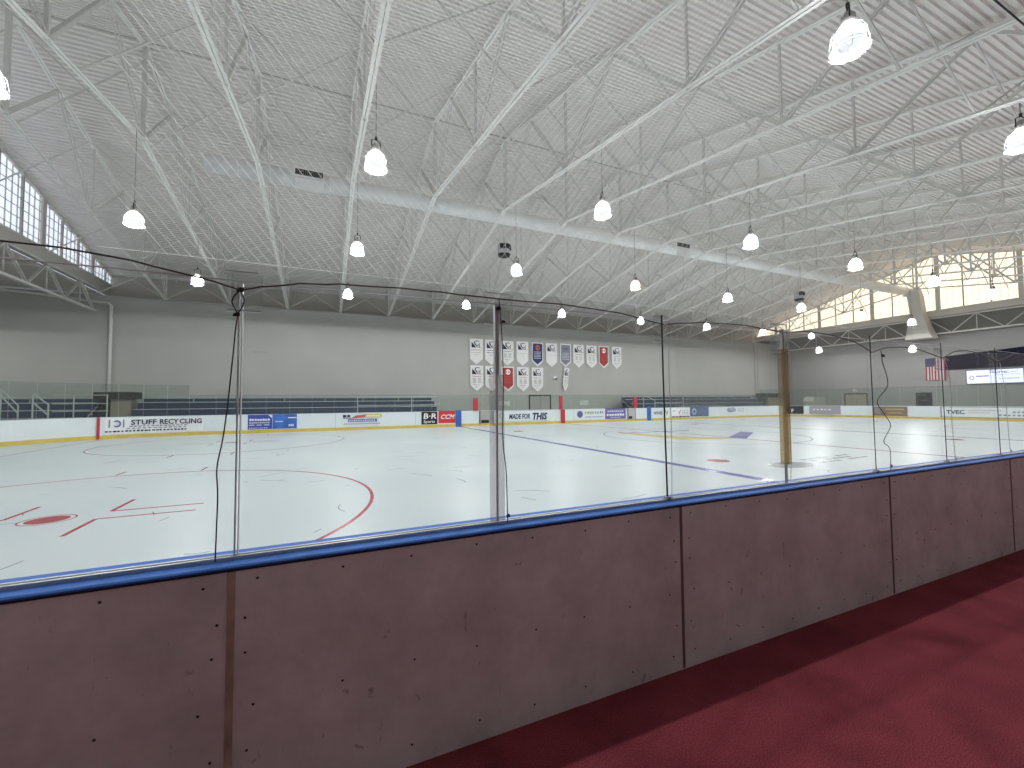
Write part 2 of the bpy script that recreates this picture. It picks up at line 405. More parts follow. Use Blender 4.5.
# gable windows
def gable(xp, name, gm, side):
    root = bpy.data.objects.new(name, None); COL.objects.link(root); root['kind'] = 'structure'
    zb = 9.95; ya, yb = YR-19.5, YR+18.1
    zt = lambda y: ztop(y)+.16
    MB().prism([(ya,zb),(yb,zb),(yb,zt(yb)),(YR,zt(YR)),(ya,zt(ya))],'x',xp-.03,xp).build('glazing',gm,root)
    d = .05*side
    mb = MB(); yy = ya+.2
    while yy < yb:
        mb.box((min(xp,xp+d),yy-.008,zb),(max(xp,xp+d),yy+.008,zt(yy))); yy += .425
    zz = zb+.3
    while zz < zt(YR)-.2:
        hw = (15.26-zz)/.2555
        mb.box((min(xp,xp+d),max(ya,YR-hw),zz-.011),(max(xp,xp+d),min(yb,YR+hw),zz+.011)); zz += .50
    mb.build('glazing_bars','alug',root)
    k = -11
    while k <= 10:
        yy = YR+k*1.72
        if ya < yy < yb:
            wd = .16 if k % 3 == 0 else .045
            mm = 'fascia' if k % 3 == 0 else 'dsteel'
            MB().box((min(xp,xp+2*d),yy-wd,zb),(max(xp,xp+2*d),yy+wd,zt(yy))).build('mullion',mm,root)
        k += 1
    f = MB(); f.bar((xp+d,ya,zt(ya)-.09),(xp+d,YR,zt(YR)-.09),.12,.16).bar((xp+d,YR,zt(YR)-.09),(xp+d,yb,zt(yb)-.09),.12,.16)
    f.box((min(xp,xp+2*d),ya,zb-.06),(max(xp,xp+2*d),yb,zb+.03)); f.build('window_frame','steel',root)
gable(XL-.05,'window_1','winL',1); gable(XR+.05,'window_2','winR',-1)

# ------------------------------------------------------------------ roof trusses
def chord(mb, pts, upleg):
    for a, b in zip(pts[:-1], pts[1:]):
        for s in (-1,1):
            mb.bar(a,b,.085,.010,(s*.056,0)); mb.bar(a,b,.010,.085,(s*.0185,upleg*.045))
def make_truss():
    root = thing('roof_truss',(0,0,0),'x','roof truss','white steel trusses under the roof deck')
    P = lambda dy, top: (0, YR+dy, (ztop if top else zbot)(YR+dy))
    mb = MB(); chord(mb,[P(-20.6,1),P(0,1),P(18.0,1)],1); mb.build('top_chord','steel_lit',root)
    mb = MB(); chord(mb,[P(-20.6,0),P(0,0),P(16.0,0)],1); mb.build('bottom_chord','steel_lit',root)
    def pair(a,b):
        MB().bar(a,b,.035,.05,(-.05,0)).bar(a,b,.035,.05,(.05,0)).build('web_diagonal','steel',root)
    def thick(a,b,nm='web_strut',t=.11):
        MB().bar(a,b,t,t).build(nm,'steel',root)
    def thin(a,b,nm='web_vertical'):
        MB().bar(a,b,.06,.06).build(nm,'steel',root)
    thick(P(0,0),P(0,1),'ridge_post',.13)
    far = [0,2.95,5.9,8.85,11.8,14.3,16.0]
    thick(P(0,0),P(2.95,1)); pair(P(2.95,1),P(5.9,0)); thick(P(5.9,0),P(8.85,1),t=.08); pair(P(8.85,1),P(11.8,0))
    thick(P(11.8,0),P(14.2,1),t=.07); pair(P(14.2,1),P(16.0,0))
    thin(P(5.9,0),P(5.9,1)); thin(P(11.8,0),P(11.8,1)); thin(P(16,0),P(16,1))
    pair(P(0,0),P(-2.95,1)); thick(P(-2.95,1),P(-5.9,0)); pair(P(-5.9,0),P(-8.85,1)); thick(P(-8.85,1),P(-11.8,0),t=.08)
    pair(P(-11.8,0),P(-14.75,1)); thick(P(-14.75,1),P(-17.7,0),t=.08); pair(P(-17.7,0),P(-20.2,1))
    thick(P(-5.9,0),P(-5.9,1),'web_vertical',.09); thin(P(-11.8,0),P(-11.8,1)); thin(P(-17.7,0),P(-17.7,1))
    # gusset plates at the kink and the panel points
    for dy in (-11.8,-5.9,0,5.9,11.8):
        y0 = YR+dy; z0 = zbot(y0)
        MB().prism([(y0-.22,z0+.0),(y0+.22,z0+.0),(y0+.13,z0+.24),(y0-.13,z0+.24)],'x',-.008,.008).build('gusset_plate','steel',root)
    return root
TR = make_truss()
NT = 17
for i in range(NT):
    o = TR if i == 0 else copy_tree(TR)
    o.location.x = X0+(i-1)*S
    o['label'] = 'white steel roof truss, %s counted from the left end windows' % ORD[i]
# cross braces between trusses
LN = [(-14.6,'nearest the viewer'),(-9.6,'on the second line from the viewer'),(-4.5,'on the viewer side of the ridge'),(.5,'along the ridge'),
      (5.5,'on the first line beyond the ridge'),(10.6,'on the second line beyond the ridge'),(15.9,'above the back wall')]
for dy, ph in LN:
    base = None
    for i in range(NT+1):
        if base is None:
            yy = YR+dy; zt_, zb_ = ztop(yy)+.02, zbot(yy)+.04
            base = thing('cross_brace',(0,0,0),'x','roof brace','white rods crossing between the roof trusses')
            MB().bar((0.03,yy-.02,zb_),(S-.03,yy-.02,zt_),.045,.045).build('brace_rod','steel',base)
            MB().bar((0.03,yy+.04,zt_),(S-.03,yy+.04,zb_),.045,.045).build('brace_rod','steel',base)
            o = base
        else: o = copy_tree(base)
        o.location.x = X0+(i-2)*S
        o['label'] = 'white cross brace, %s bay from left, %s' % (ORD[i], ph)

# end girders below the gable windows
def girder(xp, name, label):
    root = thing(name,(xp,0,0),label,'girder','long girders under the end windows')
    z0, z1 = 7.72, 9.2
    MB().bar((0,-3.9,z0),(0,W-.2,z0),.20,.12).build('bottom_chord','steel',root)
    MB().bar((0,-3.9,z1),(0,W-.2,z1),.18,.10).build('top_chord','steel',root)
    y = W-.4; k = 0
    while y > 3:
        if k % 2 == 0: MB().bar((0,y,z0),(0,y-1.65,z1),.05,.06,(-.05,0)).bar((0,y,z0),(0,y-1.65,z1),.05,.06,(.05,0)).build('web_diagonal','steel',root)
        else:
            MB().bar((0,y,z1),(0,y-1.65,z0),.05,.06,(-.05,0)).bar((0,y,z1),(0,y-1.65,z0),.05,.06,(.05,0)).build('web_diagonal','steel',root)
            MB().bar((0,y,z0),(0,y,z1),.045,.045).build('web_vertical','steel',root)
        y -= 1.65; k += 1
girder(XL+.05,'end_girder','white lattice girder below the bluish end windows on the left')
girder(XR-.12,'end_girder','white lattice girder below the sunlit end windows on the right')

# ------------------------------------------------------------------ duct
d = thing('air_duct',(0,19.0,12.0),'long white round air duct running under the ridge to the right end','air duct')
def ring_tube(x0,x1,r,nm,mt,par):
    mb = MB(); mb.tube([(x0,0,0),(x1,0,0)],r,28); return mb.build(nm,mt,par,smooth=False)
o = ring_tube(5.08,61.2,.39,'duct_run','duct',d)
for p in o.data.polygons: p.use_smooth = len(p.vertices) == 4
x = 6.3
while x < 61: MB().tube([(x-.012,0,0),(x+.012,0,0)],.397,28).build('duct_seam','duct',d); x += 1.22
for x0, x1 in ((8.45,9.7),(31.2,32.4)):
    MB().box((x0,-.46,-.04),(x1,-.30,.30)).build('grille_frame','duct',d)
    g = MB().box((x0+.05,-.475,.0),(x1-.05,-.455,.26)).build('grille','black',d)
    mb = MB(); xx = x0+.12
    while xx < x1-.08: mb.box((xx,-.485,.0),(xx+.012,-.47,.26)); xx += .085
    mb.build('grille_bars','dsteel',d)
    MB().box((x0+.05,-.43,-.62),(x1-.02,-.38,-.12)).build('deflector_flap','duct',d)
mb = MB().lathe([(.39,.2),(.39,-.4)],(61.3,0,0),24); mb.lathe([(.001,.39),(.39,.2)],(61.3,0,0),24); mb.build('duct_elbow','duct',d)
mb = MB(); r0 = [(-.42,-.30),(.42,-.30),(.42,.30),(-.42,.30)]
lv = [(.1,.60,.42,0,-.25),(-.6,.47,.42,0,-.58),(-2.3,.45,.45,0,-.72),(-3.8,.76,.55,-.02,-.82),(-4.7,.98,.62,-.04,-.90)]
for z, hy, hx, ox, oy in lv:
    mb.v += [(61.2-hx+ox,-hy+oy,z),(61.2+hx+ox,-hy+oy,z),(61.2+hx+ox,hy+oy,z),(61.2-hx+ox,hy+oy,z)]
for i in range(4):
    for j in range(4): mb.f.append((4*i+j,4*i+(j+1)%4,4*i+4+(j+1)%4,4*i+4+j))
mb.f += [(0,1,2,3),(19,18,17,16)]
mb.build('duct_drop','fascia',d)

# ------------------------------------------------------------------ lamps
def make_lamp():
    root = thing('pendant_lamp',(0,0,0),'x','hanging lamp','glass high bay lamps hanging over the ice')
    prof = [(.085,.27),(.13,.25),(.18,.19),(.215,.10),(.235,0),(.243,-.07)]
    MB().lathe(prof,k=20).build('glass_dome','dome',root,smooth=True)
    MB().lathe([(.243,-.07),(.252,-.12),(.262,-.16)],k=20).build('glass_skirt','skirt',root,smooth=True)
    MB().lathe([(.001,-.06),(.12,-.075),(.20,-.12),(.255,-.16)],k=20).build('bottom_lens','lens',root,smooth=True)
    rim = MB(); rim.tube([(.275*math.cos(a/24*6.2832),.275*math.sin(a/24*6.2832),-.17) for a in range(25)],.014,6,False); rim.build('glass_rim','domerim',root)
    MB().lathe([(.001,.50),(.06,.50),(.075,.46),(.11,.43),(.115,.30),(.09,.26)],k=16).build('lamp_housing','dsteel',root,smooth=True)
    br = MB().tube([(-.13,0,.34),(-.13,0,.55),(0,0,.62),(.13,0,.55),(.13,0,.34)],.014,6); br.tube([(0,0,.60),(0,0,.68)],.03,8); br.build('hanging_bracket','black',root)
    ld = bpy.data.lights.new('bulb','SPOT'); ld.energy = SPOT; ld.spot_size = math.radians(180); ld.spot_blend = .04; ld.shadow_soft_size = .10; ld.color = (.97,.985,1)
    lo = bpy.data.objects.new('bulb',ld); COL.objects.link(lo); lo.parent = root; lo.location = (0,0,-.19)
    g = MB()
    for z, r in ((-.20,.30),(-.06,.29),(.10,.26)):
        g.tube([(r*math.cos(a/24*6.2832),r*math.sin(a/24*6.2832),z) for a in range(25)],.005,4,False)
    for k in range(8):
        a = k/8*6.2832; g.tube([(r*math.cos(a),r*math.sin(a),z) for r, z in ((.10,.28),(.22,.18),(.26,.10),(.29,-.06),(.30,-.20),(.20,-.26),(.0,-.28))],.0045,4,False)
    g.build('wire_guard','alu',root)
    return root
LP = make_lamp(); first = True; BASE = None
rows = [(1.88,'nearest the viewer'),(9.2,'second from the viewer'),(16.2,'third from the viewer'),(24.2,'nearest the back wall')]
ZL = 8.12
for y_, lb in ((27,'added unseen lamp in the left annex nearer the back wall'),(16,'added unseen lamp in the left annex nearer the viewer')):
    o = copy_tree(LP); o.location = (-9.6,y_,6.6); o['label'] = lb  # unseen lamps added to brighten the left part of the back wall
    MB().tube([(0,0,.66),(0,0,2.4)],.011,5).build('hanging_rod','dsteel',o)
for r, (ly, ph) in enumerate(rows):
    for k in range(8):
        o = LP if first else copy_tree(LP); first = False
        lx = X0+.13+k*2*S
        if lx > XR: continue
        o.location = (lx, ly, ZL); o.rotation_euler.z = random.uniform(0,3)
        o['label'] = 'lit lamp, %s from left, row %s' % (ORD[k], ph)
        top = zbot(ly)-ZL
        MB().tube([(0,0,.66),(0,0,top)],.011,5).build('hanging_rod','dsteel',o)
        if r == 2 and k == 3:
            o['label'] = 'dim yellowish glass lamp hanging among the bright white ones'
            for ch in list(o.children):
                if ch.type == 'LIGHT': ch.data = ch.data.copy(); ch.data.energy = SPOT*.1; ch.data.color = (1,.75,.45)
            for ch in o.children:
                if ch.name.startswith('glass_dome'):
                    ch.data = ch.data.copy(); ch.data.materials[0] = M['domewarm']
for (x,y,z,lab) in ((58.5,25.6,7.0,'lit lamp hanging low in front of the right corner of the back wall'),(58.5,17.7,6.2,'lit lamp hanging low below the white duct drop')):
    o = copy_tree(LP); 
    for ch in list(o.children):
        if ch.name.startswith('hanging_rod'): bpy.data.objects.remove(ch)
    o.location = (x,y,z); o['label'] = lab
    MB().tube([(0,0,.66),(0,0,zbot(y)-z)],.011,5).build('hanging_rod','dsteel',o)

# ------------------------------------------------------------------ near boards
seams = [9.46+2.57*k for k in range(-2,8)]
bolt_xs = None
def near_panel(i, xa, xb):
    nm = {0:'far left, outside the first seam',1:'left of the wide taped seam',2:'between the taped seam and the middle seam',3:'right of the middle seam',4:'with its left seam under the wavy cord',5:'at the right edge of the view'}
    root = thing('dasher_board',(xa,0,CZ),'x','board panel','scuffed brown backs of the near boards')
    L = xb-xa
    MB().box((.006,-.12,0),(L-.006,-.105,1.069)).build('back_panel','panel',root)
    MB().box((.006,-.015,.09),(L-.006,.0,1.069)).build('ice_side_panel','white',root)
    f = MB()
    for z in (.02,.5,1.0): f.box((.01,-.105,z),(L-.01,-.015,z+.05))
    for x in (.01,L/2,L-.06): f.box((x,-.105,.07),(x+.05,-.015,1.0))
    f.build('steel_frame','dsteel',root)
    if 4 < xa < 21:
        bm = MB(); bm.lathe([(.0001,.003),(.0045,.003),(.0058,.0)],k=8)
        # rotate the lathe so the head faces the viewer
        bm.v = [(x,-z-.001,y) for x,y,z in bm.v]
        b0 = None
        xs = [.10+ (L-.2)*k/7 for k in range(8)]
        pts = [(x,1.02) for x in xs]+[(x,.50) for x in xs[:]]+[(x,.10) for x in xs]
        for z in (.30,.72,.86): pts += [(.06,z),(L-.06,z)]
        for x, z in pts:
            x += random.uniform(-.012,.012); z += random.uniform(-.01,.01)
            if b0 is None: b0 = bm.build('bolt','black',root); c = b0
            else: c = b0.copy(); COL.objects.link(c)
            c.location = (x,-.1205,z)
    return root
NL = ['brown board panel at the left edge beyond the taped seam, mostly out of view','brown board panel left of the wide taped seam','large brown board panel between the taped seam and the seam below the dark glass joint',
      'brown board panel under the tan strip','brown board panel between the two right hand seams','brown board panel in the lower right corner of the boards',
      'brown board panel just past the right edge','brown board panel second past the right edge','brown board panel third past the right edge']
for i in range(len(seams)-1):
    r_ = near_panel(i, seams[i], seams[i+1]); r_['label'] = NL[i]
tag(MB().box((9.46-.014,-.126,CZ+.01),(9.46+.014,-.119,.98)).build('seam_tape','tape'),'worn tan tape strip covering the left board seam','tape','seam strips on the near boards')
M['seamdk'] = mat('brown seam filler',(.20,.15,.13),.8)
for i, x in enumerate(seams[3:6]):
    tag(MB().box((x-.010,-.1235,CZ+.01),(x+.010,-.1195,.985)).build('seam_strip','seamdk'),
        ['thin brown seam strip in the middle of the near boards','thin brown seam strip right of the tan strip','thin brown seam strip nearest the right edge'][i],'seam strip','seam strips on the near boards')
cap = thing('cap_rail',(0,0,0),'bright blue plastic cap rail on top of the near boards','cap rail')
MB().prism([(-.122,.990),(-.127,.993),(-.127,1.0),(-.118,1.006),(.105,1.006),(.115,1.0),(.115,.990)],'x',seams[0],seams[-1]).build('rail','blue',cap)
MB().box((seams[0],-.124,.982),(seams[-1],.10,.990)).build('cap_shadow','black',cap)  # black strip painted in for the shadow gap under the cap
ch = MB().box((seams[0],-.045,1.006),(seams[-1],-.030,1.022)).box((seams[0],-.012,1.006),(seams[-1],.003,1.022)).build('glass_channel','alu',cap)

# near glass
joints = [8.19,9.46,10.73,12.0,13.28,14.6,15.95,17.25,18.5,19.8,21.1,22.4,23.7,25.0]
GZ = 2.26
gl = ['left of the looped black rope','between the looped rope and the grey post','between the grey post and the dark joint','between the dark joint and the tan strip','right of the tan strip',
      'right of the wavy cord','in front of the flag and screen','at the right edge of the view','just past the right edge','second past the right edge','third past the right edge','fourth past the right edge','fifth past the right edge']
for i in range(len(joints)-1):
    tag(MB().box((joints[i]+.004,-.028,1.008),(joints[i+1]-.004,-.014,GZ+random.uniform(-.01,.01))).build('rink_shield','glassN'),
        'clear glass pane %s' % gl[i],'glass pane','clear panes standing on the near boards')
tag(MB().box((5.6,-.028,1.008),(8.186,-.014,GZ)).build('rink_shield','glassN'),'clear glass pane outside the left edge of the view','glass pane','clear panes standing on the near boards')
# joint posts
p = thing('glass_post',(10.73,-.03,1.006),'grey aluminium glass post with wide lower half','post')
MB().box((-.042,-.012,0),(-.005,.010,.855)).box((.005,-.012,0),(.042,.010,.855)).build('lower_channel','channel',p)
MB().box((-.004,-.008,0),(.004,.008,.855)).build('channel_groove','alug',p)
MB().box((-.012,-.012,.855),(.012,.02,1.26)).build('upper_strip','alu',p)
p = thing('glass_post',(13.28,-.03,1.006),'wide cloudy tan strip clamped over a glass joint','post')
MB().box((-.036,-.022,.17),(.012,.02,1.11)).build('tan_strip','wood',p)
MB().box((.006,-.024,.17),(.040,.018,1.11)).build('tan_strip','wood',p)
MB().box((-.008,-.012,1.11),(.008,.012,1.28)).box((-.004,-.01,0),(.004,.01,.17)).build('joint_gasket','dsteel',p)
for x, lab in ((12.0,'thin black glass joint gasket in the middle of the view'),(14.58,'thin dark glass joint gasket left of the wavy cord'),(15.93,'thin dark glass joint gasket in front of the flag'),
               (17.23,'thin dark glass joint gasket in front of the lit screen'),(18.5,'dark glass joint gasket just past the right edge')):
    w_ = .0058 if x < 14 else .0042
    o = thing('glass_joint',(x,-.03,1.006),lab,'glass joint','dark gaskets between near panes')
    MB().tube([(-.012,0,1.30),(-.010,0,.9),(-.003,0,.45),(.004,0,0)],w_,6).build('gasket','black',o)
    MB().box((-.012,-.015,0),(.022,.018,.03)).build('foot_clip','dsteel',o)
o = thing('glass_joint',(9.46,-.03,1.006),'pale clear glass joint beside the looped black rope','glass joint','dark gaskets between near panes')
MB().box((-.008,-.006,0),(-.004,.018,1.25)).box((.006,-.006,0),(.009,.018,1.25)).build('gasket','alu',o)
# clear acrylic clamp plates
for x0, x1, z0, z1, lab in ((9.40,9.545,2.14,2.315,'clear acrylic clamp plate behind the looped rope'),(10.665,10.845,2.165,2.34,'clear acrylic clamp plate on top of the grey post'),
                            (11.93,12.08,2.12,2.30,'clear acrylic clamp plate at the top of the black joint'),(13.17,13.40,2.10,2.33,'clear acrylic clamp plate above the tan strip'),
                            (15.82,16.02,2.02,2.24,'clear acrylic clamp plate above the flag'),(17.12,17.36,2.02,2.24,'clear acrylic clamp plate above the lit screen')):
    o = thing('clamp_plate',(0,0,0),lab,'clamp plate','clear plates at the top of the glass joints')
    MB().box((x0,-.012,z0),(x1,-.006,z1)).build('plate','plate',o)
    MB().box((x0+.004,-.014,z0-.008),(x1-.004,-.004,z0)).build('bottom_edge','alu',o)
    MB().box((x0-.004,-.014,z1),(x1-.02,-.004,z1+.006)).build('top_edge','alu',o)

# cable along the top of the glass
cp = [(6.5,2.36),(8.2,2.345),(8.84,2.34),(9.06,2.315),(9.3,2.27),(9.46,2.228),(9.54,2.25),(9.7,2.285),(9.88,2.30),(10.2,2.312),(10.4,2.312),(10.74,2.305),(11.16,2.312),(11.62,2.292),(12.0,2.24),
      (12.36,2.28),(12.84,2.292),(13.28,2.262),(13.6,2.29),(13.9,2.285),(14.3,2.24),(14.6,2.15),(14.8,2.20),(15.1,2.225),(15.5,2.21),(15.93,2.14),(16.2,2.22),(16.5,2.25),(16.9,2.22),(17.25,2.14),(17.7,2.24),(18.1,2.25),(18.5,2.15),(19.2,2.26),(20,2.2),(21,2.3),(24,2.25)]
cz = []
for i in range(len(cp)-1):
    for k in range(3):
        t = k/3; cz.append((cp[i][0]*(1-t)+cp[i+1][0]*t, -.03+random.uniform(-.002,.002), cp[i][1]*(1-t)+cp[i+1][1]*t+random.uniform(-.002,.002)))
tag(MB().tube(cz,.0042,6).build('steel_cable','cable',smooth=True),'rusty dark cable sagging along the top of the near glass','cable')
tag(MB().tube([(x,-.024,GZ+.012+.004*math.sin(x*3)) for x in [6.5+.25*k for k in range(60)]],.0035,5).build('edge_wire','alu'),'thin bright wire along the top edge of the near glass','wire')
def cord(name, pts, r, lab, m='rope', knots=(), grp='cords tied from the cable down the glass joints'):
    o = thing(name,(0,0,0),lab,'cord',grp)
    P = [Vector(p) for p in pts]; Q = []
    for i in range(len(P)-1):
        p0 = P[max(i-1,0)]; p1 = P[i]; p2 = P[i+1]; p3 = P[min(i+2,len(P)-1)]
        for k in range(5):
            t = k/5; Q.append(.5*((2*p1)+(-p0+p2)*t+(2*p0-5*p1+4*p2-p3)*t*t+(-p0+3*p1-3*p2+p3)*t**3))
    Q.append(P[-1]); MB().tube(Q,r,6).build('rope',m,o,smooth=True)
    for (kx,kz,kr) in knots:
        k_ = MB()
        for a in range(3):
            k_.tube([(kx+kr*math.cos(t*.7+a)*(1 if a else .6),-.05+.006*math.sin(t+a*2),kz+kr*.7*math.sin(t*.9+a*2.1)) for t in range(10)],r*1.25,5)
        k_.build('knot',m,o,smooth=True)
    return o
Y_ = -.045
cord('dangling_rope',[(9.46,Y_,2.225),(9.435,Y_,2.19),(9.43,Y_,2.16),(9.45,Y_,2.115),(9.445,Y_,2.05),(9.435,Y_,1.9),(9.42,Y_,1.7),(9.405,Y_,1.55),(9.385,Y_,1.42),(9.39,Y_,1.3),(9.388,Y_,1.15),(9.386,Y_,1.01)],.003,
     'black rope with a loop hanging down the left glass joint',knots=((9.46,2.225,.014),(9.448,2.11,.011)))
cord('rope_noose',[(9.46,Y_,2.222),(9.475,Y_,2.185),(9.47,Y_,2.15),(9.452,Y_,2.115)],.003,'small black rope loop knotted under the cable on the left')
cord('dangling_twine',[(10.74,Y_,2.30),(10.745,Y_,2.26),(10.76,Y_,2.06),(10.765,Y_,1.8),(10.76,Y_,1.5),(10.78,Y_,1.3),(10.785,Y_,1.12),(10.788,Y_,1.01)],.0028,
     'thin dark cord beside the grey glass post',knots=((10.735,2.245,.014),(10.765,2.17,.009),(10.788,1.05,.009)))
cord('dangling_twine',[(12.0,Y_,2.24),(12.09,Y_,2.2),(12.12,Y_,2.14),(12.06,Y_,2.12),(12.03,Y_,2.0),(12.04,Y_,1.5),(12.03,Y_,1.02)],.0022,
     'thin pale cord right of the middle black joint',m='alug',knots=((12.0,2.24,.012),))
cord('dangling_twine',[(13.3,Y_,2.26),(13.36,Y_,2.1),(13.33,Y_,1.6),(13.32,Y_,1.18),(13.31,Y_,1.02)],.002,'thin pale cord beside the tan strip',m='alug',knots=((13.31,2.25,.014),))
cord('dangling_twine',[(14.72,Y_,2.17),(14.74,Y_,2.05),(14.80,Y_,1.93),(14.80,Y_,1.82),(14.62,Y_,1.68),(14.74,Y_,1.55),(14.83,Y_,1.44),(14.70,Y_,1.30),(14.80,Y_,1.22),(14.80,Y_,1.02)],.0035,
     'long wavy dark cord hanging right of a joint',knots=((14.74,2.12,.018),(14.80,1.06,.012)))
cord('dangling_twine',[(15.95,Y_,2.13),(16.05,Y_,1.9),(16.04,Y_,1.5),(16.08,Y_,1.02)],.0028,'thin grey cord below the flag',m='alug',knots=((15.98,2.13,.018),(16.08,1.05,.012)))
cord('dangling_twine',[(17.3,Y_,2.13),(17.4,Y_,1.8),(17.42,Y_,1.4),(17.46,Y_,1.02)],.0028,'thin grey cord below the lit screen',m='alug',knots=((17.46,1.06,.016),))

# safety net above the glass
def net():
    mb = MB(); x0, x1, z0, z1 = 8.95, 14.2, 2.36, 6.9; sp = .044
    H = z1-z0
    for sgn in (1,-1):
        k = x0-H
        while k < x1+H:
            # strand: x = k + sgn-dependent run over z
            pts = []
            n = 16
            for i in range(n+1):
                z = z0+H*i/n; x = k+(z-z0)*sgn*.78+ (0 if sgn > 0 else H*.78)
                if x0 <= x <= x1: pts.append((x+random.uniform(-.003,.003), -.03+.03*math.sin(x*1.7)+sgn*.001, z+random.uniform(-.002,.002)))
            if len(pts) > 1:
                rr = [(.0004+.0014*min(1,max(0,.5-sgn*(10.75-q[0])*.9)))*min(1.25,.65+.3*(q[2]-2.4))*(1 if q[0] < 11.8 else max(.4,1-(q[0]-11.8)*.35)) for q in pts]  # strand thickness varies to stand in for lamp glint along the cords
                mb.tube(pts,rr,3,False)
            k += sp
    return mb.build('safety_net','net')
N_ = thing('safety_netting',(0,0,0),'white diamond mesh safety net hanging above the near glass','net')
nn = net(); nn.parent = N_
MB().tube([(6.5,-.03,6.92),(30,-.03,6.92)],.012,6).build('top_cable','black',N_)
MB().tube([(8.95,-.03,2.36),(14.2,-.03,2.36)],.0015,5).build('bottom_cord','net',N_)

# ------------------------------------------------------------------ far boards
path = [(RX0,3.0),(RX0,RY1-RAD)]
path += [(RX0+RAD-RAD*math.cos(math.radians(a)), RY1-RAD+RAD*math.sin(math.radians(a))) for a in range(9,91,9)]
path += [(RX1-RAD,RY1)]
path += [(RX1-RAD+RAD*math.sin(math.radians(a)), RY1-RAD+RAD*math.cos(math.radians(a))) for a in range(9,91,9)]
path += [(RX1,3.0)]
def offs(P, d):
    out = []
    for i, p in enumerate(P):
        a = Vector(P[max(i-1,0)]); b = Vector(P[min(i+1,len(P)-1)]); t = (b-a).normalized(); nrm = Vector((-t.y,t.x)); q = Vector(p)+nrm*d; out.append((q.x,q.y))
    return out
def ribbon(P, d0, d1, z0, z1):
    A = offs(P,d0); B = offs(P,d1); mb = MB()
    for i in range(len(P)):
        mb.v += [(A[i][0],A[i][1],z0),(A[i][0],A[i][1],z1),(B[i][0],B[i][1],z1),(B[i][0],B[i][1],z0)]
    for i in range(len(P)-1):
        for j in range(4): mb.f.append((4*i+j,4*i+(j+1)%4,4*i+4+(j+1)%4,4*i+4+j))
    n = 4*(len(P)-1); mb.f += [(0,1,2,3),(n+3,n+2,n+1,n)]
    return mb
# keep the bench gates clear of the white panel is not needed: gates are set on its face
fb = thing('far_boards',(0,0,0),'white dasher boards with yellow kick plate around the far side of the ice','dasher boards')
ribbon(path,.03,.12,CZ,1.055).build('board_face','white',fb)
ribbon(path,.0,.03,.0,.185).build('kick_plate','yellow',fb)
ribbon(path,.01,.14,1.055,1.075).build('top_cap','white',fb)
mbx = MB()
for x in [3.1+2.44*k for k in range(19)]: mbx.box((x-.006,RY1+.024,.19),(x+.006,RY1+.032,1.05))
mbx.build('panel_seams','inkgrey',fb)
# glass panes on far boards
def pane_run(P, z1, what, start):
    tot = 0; pts = [Vector(p) for p in offs(P,.075)]
    segs = []
    for a, b in zip(pts[:-1],pts[1:]):
        L = (b-a).length; n = max(1, round(L/1.22))
        for k in range(n): segs.append((a+(b-a)*k/n, a+(b-a)*(k+1)/n))
    return segs
iL = 12; 
segs_l = pane_run(path[0:12],2.75,'',0); segs_m = pane_run(path[11:13],2.2,'',0); segs_r = pane_run(path[12:],2.75,'',0)
def put_panes(segs, z1, fmt, rev=False):
    n = len(segs)
    for i, (a, b) in enumerate(segs):
        d_ = (b-a).normalized(); nrm = Vector((-d_.y,d_.x))*.006
        q = [a+d_*.012-nrm, b-d_*.012-nrm, b-d_*.012+nrm, a+d_*.012+nrm]
        o = MB().prism([(v.x,v.y) for v in q],'z',1.075,z1).build('rink_shield','glassF')
        tag(o, fmt % ORD[i], 'glass pane','greenish panes on the far boards')
        o2 = MB().tube([(a.x,a.y,1.07),(a.x,a.y,z1)],.004,6).build('pane_seam','dsteel',o)
put_panes(segs_l,2.72,'tall greenish glass pane around the left corner, %s counted toward the far side')
put_panes(segs_m,2.18,'greenish glass pane on the far side boards, %s from the left')
put_panes(segs_r,2.72,'tall greenish glass pane around the right end, %s counted from the far side')

# posts & gates on the far boards
FY = RY1+.022
def fbox(name, m, x0, x1, z0, z1, lab, cat, grp=None, y0=None, dy=.03):
    y0 = FY if y0 is None else y0
    return tag(MB().box((x0,y0-dy,z0),(x1,y0,z1)).build(name,m),lab,cat,grp)
fbox('line_marker','blue2',18.02,18.42,.0,1.12,'blue upright marking the left blue line on the far boards','line marker','coloured line marks on the far boards',dy=.05)
fbox('line_marker','blue2',34.75,35.15,.0,1.2,'blue upright marking the right blue line on the far boards','line marker','coloured line marks on the far boards',dy=.05)
fbox('line_marker','red',26.32,26.68,.0,1.07,'red upright marking the centre line on the far boards','line marker','coloured line marks on the far boards',dy=.05)
fbox('red_post','red',26.2,26.45,1.08,2.1,'red padded post above the centre line mark','post','red padded posts at the benches',y0=25.72,dy=.1)
fbox('red_post','red',19.3,19.62,1.08,1.95,'red padded post left of the home bench','post','red padded posts at the benches',y0=25.72,dy=.1)
fbox('red_post','red',33.3,33.65,1.08,2.0,'red padded post right of the guest bench','post','red padded posts at the benches',y0=25.72,dy=.1)
for x0, x1, lab in ((19.8,20.75,'open bench gate with grey upper and black lower half near the lettered board'),(32.75,33.45,'grey bench gate between the purple sign and white boards')):
    g = thing('bench_gate',(0,0,0),lab,'gate','gates in the far boards')
    MB().box((x0,FY-.03,.19),(x1,FY,1.05)).build('gate_panel','dsteel' if x0 < 30 else 'alug',g)
    MB().box((x0+.06,FY-.04,.2),(x1-.3,FY-.03,.42)).build('lower_opening','black',g)
    MB().box((x0-.06,FY-.035,.12),(x0,FY,1.07)).box((x1,FY-.035,.12),(x1+.05,FY,1.07)).build('gate_frame','black',g)

